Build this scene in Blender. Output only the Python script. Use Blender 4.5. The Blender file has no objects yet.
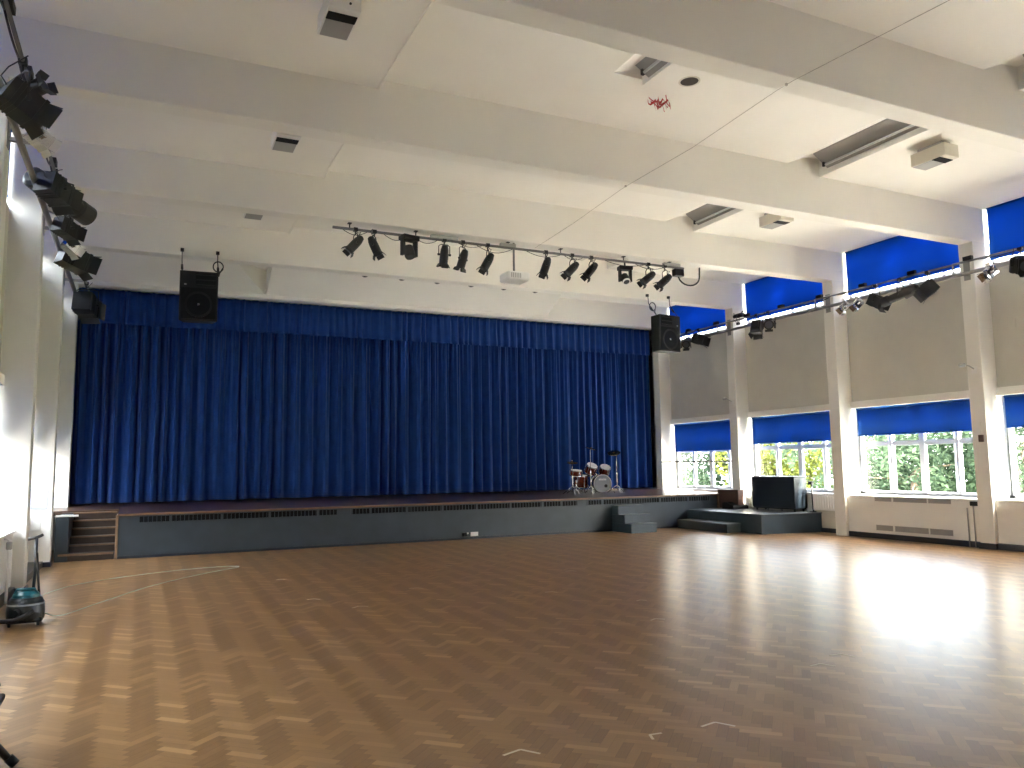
import bpy, math, random
from mathutils import Vector, Matrix, noise
PI = math.pi
scn = bpy.context.scene
col = scn.collection
rnd = random.Random(7)

# ------------------------------------------------------------------ materials
def mat(name, rgb, rough=0.6, metal=0.0, spec=0.5, var=0.0, vscale=6.0, bump=0.0, bscale=60.0, sheen=0.0, coat=0.0):
    m = bpy.data.materials.new(name); m.use_nodes = True
    nt = m.node_tree; N = nt.nodes; L = nt.links
    b = N['Principled BSDF']
    b.inputs['Base Color'].default_value = (*rgb, 1)
    b.inputs['Roughness'].default_value = rough
    b.inputs['Metallic'].default_value = metal
    b.inputs['Specular IOR Level'].default_value = spec
    b.inputs['Coat Weight'].default_value = coat
    if sheen:
        b.inputs['Sheen Weight'].default_value = sheen
        b.inputs['Sheen Tint'].default_value = (0.35, 0.5, 1, 1)
    if var or bump:
        tc = N.new('ShaderNodeTexCoord')
    if var:
        n = N.new('ShaderNodeTexNoise'); n.inputs['Scale'].default_value = vscale; n.inputs['Detail'].default_value = 4
        L.new(tc.outputs['Object'], n.inputs['Vector'])
        mr = N.new('ShaderNodeMapRange'); mr.inputs['From Min'].default_value = .3; mr.inputs['From Max'].default_value = .7
        mr.inputs['To Min'].default_value = 1 - var; mr.inputs['To Max'].default_value = 1 + var
        L.new(n.outputs['Fac'], mr.inputs['Value'])
        mx = N.new('ShaderNodeVectorMath'); mx.operation = 'SCALE'
        mx.inputs[0].default_value = rgb
        L.new(mr.outputs['Result'], mx.inputs['Scale']); L.new(mx.outputs[0], b.inputs['Base Color'])
    if bump:
        n2 = N.new('ShaderNodeTexNoise'); n2.inputs['Scale'].default_value = bscale; n2.inputs['Detail'].default_value = 3
        L.new(tc.outputs['Object'], n2.inputs['Vector'])
        bp = N.new('ShaderNodeBump'); bp.inputs['Strength'].default_value = bump; bp.inputs['Distance'].default_value = .01
        L.new(n2.outputs['Fac'], bp.inputs['Height']); L.new(bp.outputs['Normal'], b.inputs['Normal'])
    return m

def math_node(nt, op, a, b=None):
    n = nt.nodes.new('ShaderNodeMath'); n.operation = op
    for i, v in enumerate((a, b)):
        if v is None: continue
        if isinstance(v, (int, float)): n.inputs[i].default_value = v
        else: nt.links.new(v, n.inputs[i])
    return n.outputs[0]

def mixf(nt, fac, a, b):        # a + fac*(b-a)
    return math_node(nt, 'ADD', a, math_node(nt, 'MULTIPLY', fac, math_node(nt, 'SUBTRACT', b, a)))

def herringbone():
    """oak block parquet, true herringbone: each block 1 x 4 units, laid at 45 degrees"""
    m = bpy.data.materials.new('parquet'); m.use_nodes = True
    nt = m.node_tree; N = nt.nodes; L = nt.links; b = N['Principled BSDF']
    W = 0.062; n = 4
    tc = N.new('ShaderNodeTexCoord'); sp = N.new('ShaderNodeSeparateXYZ'); L.new(tc.outputs['Object'], sp.inputs[0])
    X, Y = sp.outputs[0], sp.outputs[1]
    s = 0.70710678 / W
    a = math_node(nt, 'MULTIPLY', math_node(nt, 'ADD', X, Y), s)
    c = math_node(nt, 'MULTIPLY', math_node(nt, 'SUBTRACT', Y, X), s)
    a = math_node(nt, 'ADD', a, 4000); c = math_node(nt, 'ADD', c, 4000)
    i = math_node(nt, 'FLOOR', a); j = math_node(nt, 'FLOOR', c)
    k = math_node(nt, 'MODULO', math_node(nt, 'ADD', math_node(nt, 'SUBTRACT', i, j), 800 * n), 2 * n)
    k = math_node(nt, 'FLOOR', math_node(nt, 'ADD', k, .5))
    isv = math_node(nt, 'GREATER_THAN', k, n - .5)
    hid_i = math_node(nt, 'SUBTRACT', i, k)
    vid_j = math_node(nt, 'SUBTRACT', j, math_node(nt, 'SUBTRACT', 2 * n - 1, k))
    idi = mixf(nt, isv, hid_i, i); idj = mixf(nt, isv, j, vid_j)
    cb = N.new('ShaderNodeCombineXYZ'); L.new(idi, cb.inputs[0]); L.new(idj, cb.inputs[1]); L.new(isv, cb.inputs[2])
    wn = N.new('ShaderNodeTexWhiteNoise'); wn.noise_dimensions = '3D'; L.new(cb.outputs[0], wn.inputs['Vector'])
    # along and across the block
    u = mixf(nt, isv, math_node(nt, 'SUBTRACT', a, idi), math_node(nt, 'SUBTRACT', c, idj))
    v = mixf(nt, isv, math_node(nt, 'SUBTRACT', c, j), math_node(nt, 'SUBTRACT', a, i))
    # joints
    du = math_node(nt, 'MINIMUM', u, math_node(nt, 'SUBTRACT', n, u))
    dv = math_node(nt, 'MINIMUM', v, math_node(nt, 'SUBTRACT', 1, v))
    d = math_node(nt, 'MINIMUM', du, dv)
    joint = math_node(nt, 'LESS_THAN', d, .022)
    # grain
    gv = N.new('ShaderNodeCombineXYZ')
    L.new(math_node(nt, 'MULTIPLY', u, .6), gv.inputs[0]); L.new(math_node(nt, 'MULTIPLY', v, 9), gv.inputs[1])
    L.new(math_node(nt, 'MULTIPLY', wn.outputs['Value'], 300), gv.inputs[2])
    gn = N.new('ShaderNodeTexNoise'); gn.inputs['Scale'].default_value = 1.0; gn.inputs['Detail'].default_value = 4
    L.new(gv.outputs[0], gn.inputs['Vector'])
    big = N.new('ShaderNodeTexNoise'); big.inputs['Scale'].default_value = .45; big.inputs['Detail'].default_value = 5
    L.new(tc.outputs['Object'], big.inputs['Vector'])
    ramp = N.new('ShaderNodeValToRGB'); e = ramp.color_ramp.elements
    e[0].position = 0; e[0].color = (.140, .072, .029, 1)
    e[1].position = 1; e[1].color = (.54, .34, .16, 1)
    e2 = ramp.color_ramp.elements.new(.5); e2.color = (.30, .172, .074, 1)
    t = math_node(nt, 'ADD', math_node(nt, 'MULTIPLY', math_node(nt, 'POWER', wn.outputs['Value'], 4.0), .36), math_node(nt, 'MULTIPLY', gn.outputs['Fac'], .24))
    t = math_node(nt, 'ADD', t, math_node(nt, 'MULTIPLY', math_node(nt, 'SUBTRACT', big.outputs['Fac'], .5), .25))
    t = math_node(nt, 'ADD', math_node(nt, 'ADD', t, .10), math_node(nt, 'MULTIPLY', isv, .18))  # directional sheen put into the colour: blocks of one direction are lighter
    t = math_node(nt, 'SUBTRACT', t, math_node(nt, 'MULTIPLY', joint, .2))
    L.new(t, ramp.inputs['Fac']); L.new(ramp.outputs['Color'], b.inputs['Base Color'])
    # gloss: worn varnish, each block sits at its own very slight tilt
    r = math_node(nt, 'ADD', .277, math_node(nt, 'MULTIPLY', big.outputs['Fac'], .02))
    L.new(r, b.inputs['Roughness'])
    b.inputs['Specular IOR Level'].default_value = .30
    bp = N.new('ShaderNodeBump'); bp.inputs['Strength'].default_value = .07; bp.inputs['Distance'].default_value = .003
    wav = N.new('ShaderNodeTexNoise'); wav.inputs['Scale'].default_value = 9; wav.inputs['Detail'].default_value = 2
    L.new(tc.outputs['Object'], wav.inputs['Vector'])
    hgt = wav.outputs['Fac']
    L.new(hgt, bp.inputs['Height'])
    L.new(bp.outputs['Normal'], b.inputs['Normal'])
    return m

def planks(name, c0, c1, w=.09, rough=.22, axis=0):
    m = bpy.data.materials.new(name); m.use_nodes = True
    nt = m.node_tree; N = nt.nodes; L = nt.links; b = N['Principled BSDF']
    tc = N.new('ShaderNodeTexCoord'); sp = N.new('ShaderNodeSeparateXYZ'); L.new(tc.outputs['Object'], sp.inputs[0])
    across = sp.outputs[axis]; along = sp.outputs[1 - axis]
    q = math_node(nt, 'DIVIDE', across, w); idx = math_node(nt, 'FLOOR', q); fr = math_node(nt, 'FRACT', q)
    wn = N.new('ShaderNodeTexWhiteNoise'); wn.noise_dimensions = '1D'; L.new(idx, wn.inputs['W'])
    cb = N.new('ShaderNodeCombineXYZ'); L.new(math_node(nt, 'MULTIPLY', across, 40), cb.inputs[0]); L.new(math_node(nt, 'MULTIPLY', along, 2), cb.inputs[1]); L.new(wn.outputs['Value'], cb.inputs[2])
    gn = N.new('ShaderNodeTexNoise'); gn.inputs['Scale'].default_value = 1; gn.inputs['Detail'].default_value = 4; L.new(cb.outputs[0], gn.inputs['Vector'])
    t = math_node(nt, 'ADD', math_node(nt, 'MULTIPLY', wn.outputs['Value'], .5), math_node(nt, 'MULTIPLY', gn.outputs['Fac'], .5))
    gap = math_node(nt, 'LESS_THAN', fr, .04)
    t = math_node(nt, 'SUBTRACT', t, math_node(nt, 'MULTIPLY', gap, .5))
    ramp = N.new('ShaderNodeValToRGB'); e = ramp.color_ramp.elements
    e[0].color = (*c0, 1); e[1].color = (*c1, 1)
    L.new(t, ramp.inputs['Fac']); L.new(ramp.outputs['Color'], b.inputs['Base Color'])
    b.inputs['Roughness'].default_value = rough
    return m

def cloth(name, rgb, transl=None, fac=.5):
    """woven blind: diffuse mixed with light passing through"""
    m = bpy.data.materials.new(name); m.use_nodes = True
    nt = m.node_tree; N = nt.nodes; L = nt.links
    out = N['Material Output']; N.remove(N['Principled BSDF'])
    d = N.new('ShaderNodeBsdfDiffuse'); d.inputs['Color'].default_value = (*rgb, 1)
    t = N.new('ShaderNodeBsdfTranslucent'); t.inputs['Color'].default_value = (*(transl or rgb), 1)
    tc = N.new('ShaderNodeTexCoord'); n = N.new('ShaderNodeTexNoise'); n.inputs['Scale'].default_value = 1.2; L.new(tc.outputs['Object'], n.inputs['Vector'])
    mx = N.new('ShaderNodeMixShader')
    L.new(math_node(nt, 'MULTIPLY', math_node(nt, 'ADD', n.outputs['Fac'], .5), fac), mx.inputs[0])
    L.new(d.outputs[0], mx.inputs[1]); L.new(t.outputs[0], mx.inputs[2]); L.new(mx.outputs[0], out.inputs['Surface'])
    return m

def glass_mat():
    m = bpy.data.materials.new('window_glass'); m.use_nodes = True
    nt = m.node_tree; N = nt.nodes; L = nt.links
    out = N['Material Output']; N.remove(N['Principled BSDF'])
    t = N.new('ShaderNodeBsdfTransparent'); t.inputs['Color'].default_value = (.95, .96, .95, 1)
    g = N.new('ShaderNodeBsdfGlossy'); g.inputs['Roughness'].default_value = .02
    f = N.new('ShaderNodeLayerWeight'); f.inputs['Blend'].default_value = .5      # facing term: same from both sides of the pane
    fr = math_node(nt, 'ADD', math_node(nt, 'MULTIPLY', math_node(nt, 'POWER', f.outputs['Facing'], 5), .9), .03)
    mx = N.new('ShaderNodeMixShader'); L.new(fr, mx.inputs[0]); L.new(t.outputs[0], mx.inputs[1]); L.new(g.outputs[0], mx.inputs[2])
    L.new(mx.outputs[0], out.inputs['Surface'])
    return m

M = dict(
    wall=mat('wall_paint', (.78, .765, .715), .55, var=.03, vscale=1.5, bump=.05, bscale=35),
    panelwall=mat('wall_board', (.57, .555, .485), .6, var=.04, vscale=2.0, bump=.04, bscale=50),
    ceil=mat('ceiling_paint', (.87, .85, .79), .7, var=.025, vscale=.8),
    beam=mat('beam_paint', (.84, .82, .755), .65, var=.025, vscale=1.0),
    floor=herringbone(),
    skirt=mat('navy_skirting', (.012, .016, .028), .35),
    frame=mat('window_frame_white', (.60, .63, .70), .35),
    glass=glass_mat(),
    blind_hi=cloth('blue_blind_high', (.014, .085, .33), (.016, .130, .50), .34),
    blind_lo=cloth('blue_blind_low', (.026, .095, .31), (.03, .13, .42), .34),
    curtain=mat('blue_velour', (.006, .036, .175), .8, spec=.15, sheen=.30, var=.12, vscale=5),
    stagefront=mat('stage_slate_paint', (.034, .048, .062), .42, var=.12, vscale=3),
    stagefloor=planks('stage_boards', (.030, .016, .010), (.085, .046, .027), .08, .28, axis=1),
    nosing=mat('stage_nosing_wood', (.20, .125, .075), .35, var=.2, vscale=8),
    darkwood=mat('dark_stair_wood', (.040, .024, .018), .4, var=.2, vscale=6),
    brown=mat('brown_panel', (.075, .038, .028), .5, var=.1),
    grille=mat('black_grille', (.005, .006, .008), .7, spec=.15),
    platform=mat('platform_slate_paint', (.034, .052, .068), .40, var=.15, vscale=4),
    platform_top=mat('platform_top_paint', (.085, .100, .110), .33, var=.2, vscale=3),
    black=mat('black_metal', (.009, .010, .012), .45),
    blackp=mat('black_plastic', (.008, .009, .011), .5, spec=.3),
    cab=mat('black_lacquer', (.014, .020, .027), .30),
    steel=mat('bar_steel', (.30, .30, .30), .42, metal=.8),
    greybar=mat('bar_grey', (.18, .18, .18), .45, metal=.3),
    chrome=mat('chrome', (.80, .80, .80), .14, metal=1),
    lens=mat('lantern_lens', (.10, .11, .13), .06, spec=.8),
    white=mat('white_enamel', (.80, .80, .78), .4),
    cream=mat('cream_enamel', (.66, .62, .52), .45),
    greymetal=mat('grey_louvre', (.33, .325, .31), .5),
    duct=mat('grille_grey', (.36, .345, .325), .5),
    tube=mat('lamp_tube_off', (.62, .63, .62), .3),
    woodred=mat('drum_sunburst', (.11, .020, .011), .14, coat=.6, var=.6, vscale=5),
    drumhead=mat('drum_head', (.62, .62, .62), .35),
    kickhead=mat('kick_head_silver', (.25, .27, .30), .22),
    cymbal=mat('cymbal_bronze', (.22, .17, .07), .22, metal=1),
    teal=mat('vacuum_teal', (.006, .10, .125), .28),
    vacgrey=mat('vacuum_silver', (.34, .36, .36), .35),
    vacbody=mat('vacuum_black', (.009, .013, .016), .3),
    cable=mat('pale_green_cable', (.46, .56, .49), .5),
    paper=mat('lilac_paper', (.40, .42, .62), .8),
    tape=mat('pale_tape', (.66, .60, .48), .6),
    red=mat('red_foil', (.50, .035, .025), .35),
    hole=mat('dark_hole', (.035, .022, .016), .7),
    bark=mat('bark', (.10, .075, .05), .9, var=.3, vscale=9),
    grass=mat('lawn', (.13, .18, .07), .9, var=.3, vscale=2),
    bounce_paving=mat('pale_bounce_paving', (.58, .56, .52), .85, var=.1, vscale=3),
    low_bounce_ground=mat('low_bounce_asphalt', (.16, .165, .175), .9, var=.1, vscale=3),
    screenbrick=mat('sky_screen_brick', (.34, .31, .28), .9, var=.2, vscale=5),
    wire=mat('wire_grey', (.42, .39, .34), .6),
    pvc=mat('grey_plastic', (.38, .38, .36), .5),
)
def leafmat(name, rgb):
    m = bpy.data.materials.new(name); m.use_nodes = True
    nt = m.node_tree; N = nt.nodes; L = nt.links
    out = N['Material Output']; N.remove(N['Principled BSDF'])
    tc = N.new('ShaderNodeTexCoord'); n = N.new('ShaderNodeTexNoise'); n.inputs['Scale'].default_value = 1.6; n.inputs['Detail'].default_value = 3
    L.new(tc.outputs['Object'], n.inputs['Vector'])
    r = N.new('ShaderNodeValToRGB'); e = r.color_ramp.elements
    e[0].position = .3; e[0].color = (rgb[0] * .55, rgb[1] * .6, rgb[2] * .6, 1); e[1].position = .7; e[1].color = (rgb[0] * 1.4, rgb[1] * 1.3, rgb[2] * 1.2, 1)
    L.new(n.outputs['Fac'], r.inputs['Fac'])
    d = N.new('ShaderNodeBsdfDiffuse'); t = N.new('ShaderNodeBsdfTranslucent'); mx = N.new('ShaderNodeMixShader'); mx.inputs[0].default_value = .4
    L.new(r.outputs['Color'], d.inputs['Color']); L.new(r.outputs['Color'], t.inputs['Color'])
    L.new(d.outputs[0], mx.inputs[1]); L.new(t.outputs[0], mx.inputs[2]); L.new(mx.outputs[0], out.inputs['Surface'])
    return m
M['leaf_mid'] = leafmat('leaf_mid_green', (.042, .066, .043))
M['leaf_yellow'] = leafmat('leaf_yellow_green', (.085, .102, .026))
M['leaf_blue'] = leafmat('leaf_grey_green', (.056, .078, .062))

# ------------------------------------------------------------------ mesh builder
class MB:
    def __init__(s): s.v = []; s.f = []; s.sm = []
    def add(s, vs, fs, smooth=False):
        o = len(s.v); s.v += [Vector(p) for p in vs]; s.f += [tuple(o + i for i in f) for f in fs]; s.sm += [smooth] * len(fs); return s
    def box(s, x0, x1, y0, y1, z0, z1):
        x0, x1 = min(x0, x1), max(x0, x1); y0, y1 = min(y0, y1), max(y0, y1); z0, z1 = min(z0, z1), max(z0, z1)
        return s.add([(x0, y0, z0), (x1, y0, z0), (x1, y1, z0), (x0, y1, z0), (x0, y0, z1), (x1, y0, z1), (x1, y1, z1), (x0, y1, z1)],
                     [(0, 3, 2, 1), (4, 5, 6, 7), (0, 1, 5, 4), (1, 2, 6, 5), (2, 3, 7, 6), (3, 0, 4, 7)])
    def obox(s, c, ax, h):      # oriented box; ax = 3 unit vectors, h = half sizes
        c = Vector(c); P = []
        for sz in (-1, 1):
            for sx, sy in ((-1, -1), (1, -1), (1, 1), (-1, 1)):
                P.append(c + ax[0] * (h[0] * sx) + ax[1] * (h[1] * sy) + ax[2] * (h[2] * sz))
        return s.add(P, [(0, 3, 2, 1), (4, 5, 6, 7), (0, 1, 5, 4), (1, 2, 6, 5), (2, 3, 7, 6), (3, 0, 4, 7)])
    def prism(s, poly, axis, a0, a1):   # poly in the two other axes
        n = len(poly); P = []
        for a in (a0, a1):
            for (p, q) in poly:
                P.append((a, p, q) if axis == 0 else (p, a, q) if axis == 1 else (p, q, a))
        fs = [tuple(range(n - 1, -1, -1)), tuple(range(n, 2 * n))] + [(i, (i + 1) % n, n + (i + 1) % n, n + i) for i in range(n)]
        return s.add(P, fs)
    def tube(s, pts, r, n=8, cap=True):
        pts = [Vector(p) for p in pts]; m = len(pts)
        rr = r if isinstance(r, (list, tuple)) else [r] * m
        t0 = (pts[1] - pts[0]).normalized()
        up = Vector((0, 0, 1)) if abs(t0.z) < .9 else Vector((1, 0, 0))
        u = t0.cross(up).normalized(); P = []
        for i in range(m):
            t = (pts[min(i + 1, m - 1)] - pts[max(i - 1, 0)]).normalized()
            u = (u - t * u.dot(t)).normalized(); w = t.cross(u)
            for k in range(n):
                a = 2 * PI * k / n; P.append(pts[i] + (u * math.cos(a) + w * math.sin(a)) * rr[i])
        fs = []
        for i in range(m - 1):
            for k in range(n):
                fs.append((i * n + k, i * n + (k + 1) % n, (i + 1) * n + (k + 1) % n, (i + 1) * n + k))
        s.add(P, fs, True)
        if cap:
            o = len(s.v) - len(P)
            s.f.append(tuple(o + k for k in range(n - 1, -1, -1))); s.f.append(tuple(o + (m - 1) * n + k for k in range(n))); s.sm += [False, False]
        return s
    def lathe(s, c, axis, prof, n=24, capa=True, capb=True):   # prof: (distance along axis, radius)
        c = Vector(c); t = Vector(axis).normalized()
        up = Vector((0, 0, 1)) if abs(t.z) < .9 else Vector((1, 0, 0))
        u = t.cross(up).normalized(); w = t.cross(u); P = []
        for (d, r) in prof:
            for k in range(n):
                a = 2 * PI * k / n; P.append(c + t * d + (u * math.cos(a) + w * math.sin(a)) * r)
        fs = []; m = len(prof)
        for i in range(m - 1):
            for k in range(n):
                fs.append((i * n + k, i * n + (k + 1) % n, (i + 1) * n + (k + 1) % n, (i + 1) * n + k))
        s.add(P, fs, False); o = len(s.v) - len(P)
        if capa: s.f.append(tuple(o + k for k in range(n - 1, -1, -1))); s.sm.append(False)
        if capb: s.f.append(tuple(o + (m - 1) * n + k for k in range(n))); s.sm.append(False)
        return s

def origin_of(o):
    while o.parent: o = o.parent
    return o.location
def obj(name, mb, m, parent=None, bevel=0.0, loc=None, smooth=False):
    off = origin_of(parent) if parent else (Vector(loc) if loc else Vector((0, 0, 0)))
    me = bpy.data.meshes.new(name)
    me.from_pydata([tuple(v - off) for v in mb.v], [], mb.f); me.update()
    for p, sm in zip(me.polygons, mb.sm): p.use_smooth = sm or smooth
    me.materials.append(M[m] if isinstance(m, str) else m)
    o = bpy.data.objects.new(name, me); col.objects.link(o)
    if parent: o.parent = parent
    elif loc: o.location = loc
    if bevel:
        b = o.modifiers.new('bevel', 'BEVEL'); b.width = bevel; b.segments = 2; b.limit_method = 'ANGLE'
    return o
def thing(name, label, cat, loc, group=None):
    o = bpy.data.objects.new(name, None); col.objects.link(o); o.location = loc; o.empty_display_size = .1
    return tag(o, label, cat, group)
def tag(o, label, cat, group=None):
    o['label'] = label; o['category'] = cat
    if group: o['group'] = group
    return o
def struct(name, mb, m, parent=None, bevel=0.0):
    o = obj(name, mb, m, parent, bevel)
    if not parent: o['kind'] = 'structure'
    return o

# ------------------------------------------------------------------ dimensions
XL, XR = -1.36, 13.87           # inner faces of the columns
WL, WR = -1.76, 14.27           # wall boards behind them
PY = [9.09 + 3.28 * k for k in range(-5, 4)]     # near face of every column / beam
PW = .285                       # column and beam width
BZ = 5.66                       # underside of beams
YB = -7.6                       # wall behind the camera
YE = 21.3                       # wall behind the stage
SY = 16.36                      # stage front
RAKE = lambda y: .82 + max(0, y - SY) * .022     # stage boards rise a little to the back

# ------------------------------------------------------------------ room shell
struct('floor', MB().box(WL - .2, WR + .2, YB, YE, -.15, 0), 'floor')
# ceiling: lowered strips each side, higher centre with a cove rising to the right strip
cb = MB()
ZS, ZC = 6.33, 6.45
def slab(y0, y1, mid=False):
    p = [(WL - .2, 6.9), (WL - .2, ZS), (2.52, ZS), (2.52, ZC)]
    if mid: p += [(5.14, ZC), (5.575, 6.58), (5.575, 6.37), (6.52, 6.37), (6.52, ZC)]
    p += [(9.34, ZC), (9.70, 6.60), (10.05, 6.64), (10.05, ZS), (WR + .2, ZS), (WR + .2, 6.9)]
    cb.prism(p[::-1], 1, y0, y1)
slab(YB, PY[4] + .14)
slab(PY[4] + .14, 7.75, True); slab(7.75, PY[7] + .1)
slab(PY[7] + .1, YE)
for y0, y1 in zip(PY, PY[1:]):
    cb.box(2.515, 2.545, y0 + PW, y1, ZS - .02, ZC + .01); cb.box(10.035, 10.06, y0 + PW, y1, ZS - .012, ZS + .1)
for x in (-.77, -.25, .29):
    cb.box(x - .008, x + .008, PY[4] + PW, PY[5], ZS - .006, ZS + .01)
struct('ceiling', cb, 'ceil')
# sloping bulkhead panel over the stage opening
bk = MB().prism([(17.55, 6.5), (18.97, 5.725), (18.97, 6.5)], 0, 2.56, 10.12)
bk.prism([(17.75, 6.5), (18.97, 5.725), (18.97, 6.5)], 0, WL, 1.45)
bk.add([(1.45, 17.75, 6.5), (1.45, 18.97, 5.725), (2.56, 18.97, 5.725), (2.56, 18.93, 6.5)], [(0, 1, 2), (0, 2, 3)])     # folded reveal beside the sloping panel
struct('trim_1', bk, 'beam')
for n, y in enumerate(PY):
    struct('trim_%d' % (n + 2), MB().box(WL - .1, WR + .1, y, y + PW, BZ, 6.7), 'beam', bevel=.012)
def columns(side, XI, XW, base):
    s = 1 if XW > XI else -1
    for n, y in enumerate(PY):
        struct('trim_%d' % (base + n), MB().box(XI, XW + s * .22, y, y + PW, 0, BZ + .02), 'wall', bevel=.012)
columns('right', XR, WR, 20); columns('left', XL, WL, 40)
def wall(name, X, s):
    mb = MB()
    mb.box(X, X + s * .2, YB, YE, -.1, .90)
    mb.box(X, X + s * .2, YB, YE, 2.92, 5.24)
    mb.box(X, X + s * .2, YB, YE, 6.36, 6.9)
    mb.box(X, X + s * .2, PY[-1] + PW, YE, .8, 6.5)          # solid beside the stage, behind the curtain line
    return struct(name, mb, 'panelwall')
wall('wall_right', WR, 1); wall('wall_left', WL, -1)
struct('wall_back', MB().box(WL - .2, WR + .2, YB - .2, YB, -.1, 6.9), 'wall')
struct('wall_front', MB().box(WL - .2, WR + .2, YE, YE + .2, -.1, 6.9), 'wall')
# skirting boards
struct('baseboard_right', MB().box(XR + .03, WR, YB, PY[5] + PW - .3, 0, .10).box(WR - .03, WR, PY[6] - 3.28 + PW, 13.66, 0, .10), 'skirt')
struct('baseboard_left', MB().box(XL - .10, WL, YB, SY, 0, .10), 'skirt')
sk = MB()
for y in PY[:6]: sk.box(XR - .018, XR + .2, y - .018, y + PW + .018, 0, .105)
struct('baseboard_columns_right', sk, 'skirt')
sk = MB()
for y in PY[:8]: sk.box(XL + .018, XL - .2, y - .018, y + PW + .018, 0, .085)
struct('baseboard_columns_left', sk, 'skirt')

# windows: lower and upper range in each bay
wn = 0
def window(XW, s, y0, y1, z0, z1, transom, n_m=4, deep=True):
    global wn; wn += 1
    root = bpy.data.objects.new('window_%d' % wn, None); col.objects.link(root); root['kind'] = 'structure'
    xa, xb = XW + s * .12, XW + s * .18
    f = MB()
    f.box(xa, xb, y0, y1, z0, z0 + .06); f.box(xa, xb, y0, y1, z1 - .06, z1)
    f.box(xa, xb, y0, y0 + .06, z0, z1); f.box(xa, xb, y1 - .06, y1, z0, z1)
    ms = [y0 + .68 + .75 * i for i in range(n_m)]
    for i, y in enumerate(ms):
        w = .045 if i % 2 else .03
        if y < y1 - .03: f.box(xa, xb, y - w, y + w, z0, z1)
    if transom: f.box(xa + s * .01, xb - s * .01, y0, y1, transom - .028, transom + .028)
    wf_ = obj('window_frame', f, 'frame', root, bevel=.006)
    # opening sashes: slim inner frames in every light
    g = MB(); edges = [y0] + ms + [y1]
    for a, b in zip(edges, edges[1:]):
        if b - a < .3 or z0 > 5: continue
        a += .055; b -= .055
        for (zz0, zz1) in (((z0 + .06, transom - .03), (transom + .03, z1 - .06)) if transom else ((z0 + .06, z1 - .06),)):
            xs, xt = XW + s * .135, XW + s * .165
            g.box(xs, xt, a, a + .022, zz0, zz1); g.box(xs, xt, b - .022, b, zz0, zz1)
            g.box(xs, xt, a, b, zz0, zz0 + .022); g.box(xs, xt, a, b, zz1 - .022, zz1)
    if g.v: obj('sash', g, 'frame', wf_)
    obj('window_pane', MB().box(XW + s * .148, XW + s * .154, y0 + .02, y1 - .02, z0 + .02, z1 - .02), 'glass', root)
    if z0 < 2:
        obj('window_sill', MB().box(XW - s * .035, XW + s * .19, y0, y1, z0 - .045, z0), 'frame', root, bevel=.008)
        obj('window_head', MB().box(XW - s * .055, XW + s * .2, y0, y1, 2.78, 2.925), 'wall', root, bevel=.008)
def roller_blind(XW, s, y0, y1, z0, z1, m, label, group):
    t = thing('roller_blind', label, 'blind', (XW - s * .0, (y0 + y1) / 2, z1), group)
    x = XW + s * .02
    mb = MB(); n = 24
    ys = [y0 + (y1 - y0) * i / n for i in range(n + 1)]
    top = [(x + .006 * math.sin(i * .9) * 0, y, z1 - .03) for i, y in enumerate(ys)]
    bot = [(x + .005 * math.sin(i * 1.3), y, z0) for i, y in enumerate(ys)]
    mb.add(top + bot, [(i, i + 1, n + 2 + i, n + 1 + i) for i in range(n)], True)
    o = obj('fabric', mb, m, t)
    sol = o.modifiers.new('thick', 'SOLIDIFY'); sol.thickness = .0015
    obj('roller', MB().tube([(x, y0, z1 - .03), (x, y1, z1 - .03)], .022, 12), m, t)
    obj('bottom_bar', MB().box(x - .008, x + .008, y0, y1, z0 - .022, z0 + .004), 'blind_lo' if m == 'blind_lo' else m, t, bevel=.003)
where_r = {5: 'right of the third column', 4: 'at the right edge of the photo'}
lowz = {7: 1.99, 6: 2.11, 5: 2.18, 4: 2.20}
nm = {7: 'farthest window bay beside the stage', 6: 'second window bay from the stage, above the black cabinet', 5: 'third window bay from the stage', 4: 'nearest window bay at the right photo edge'}
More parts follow.
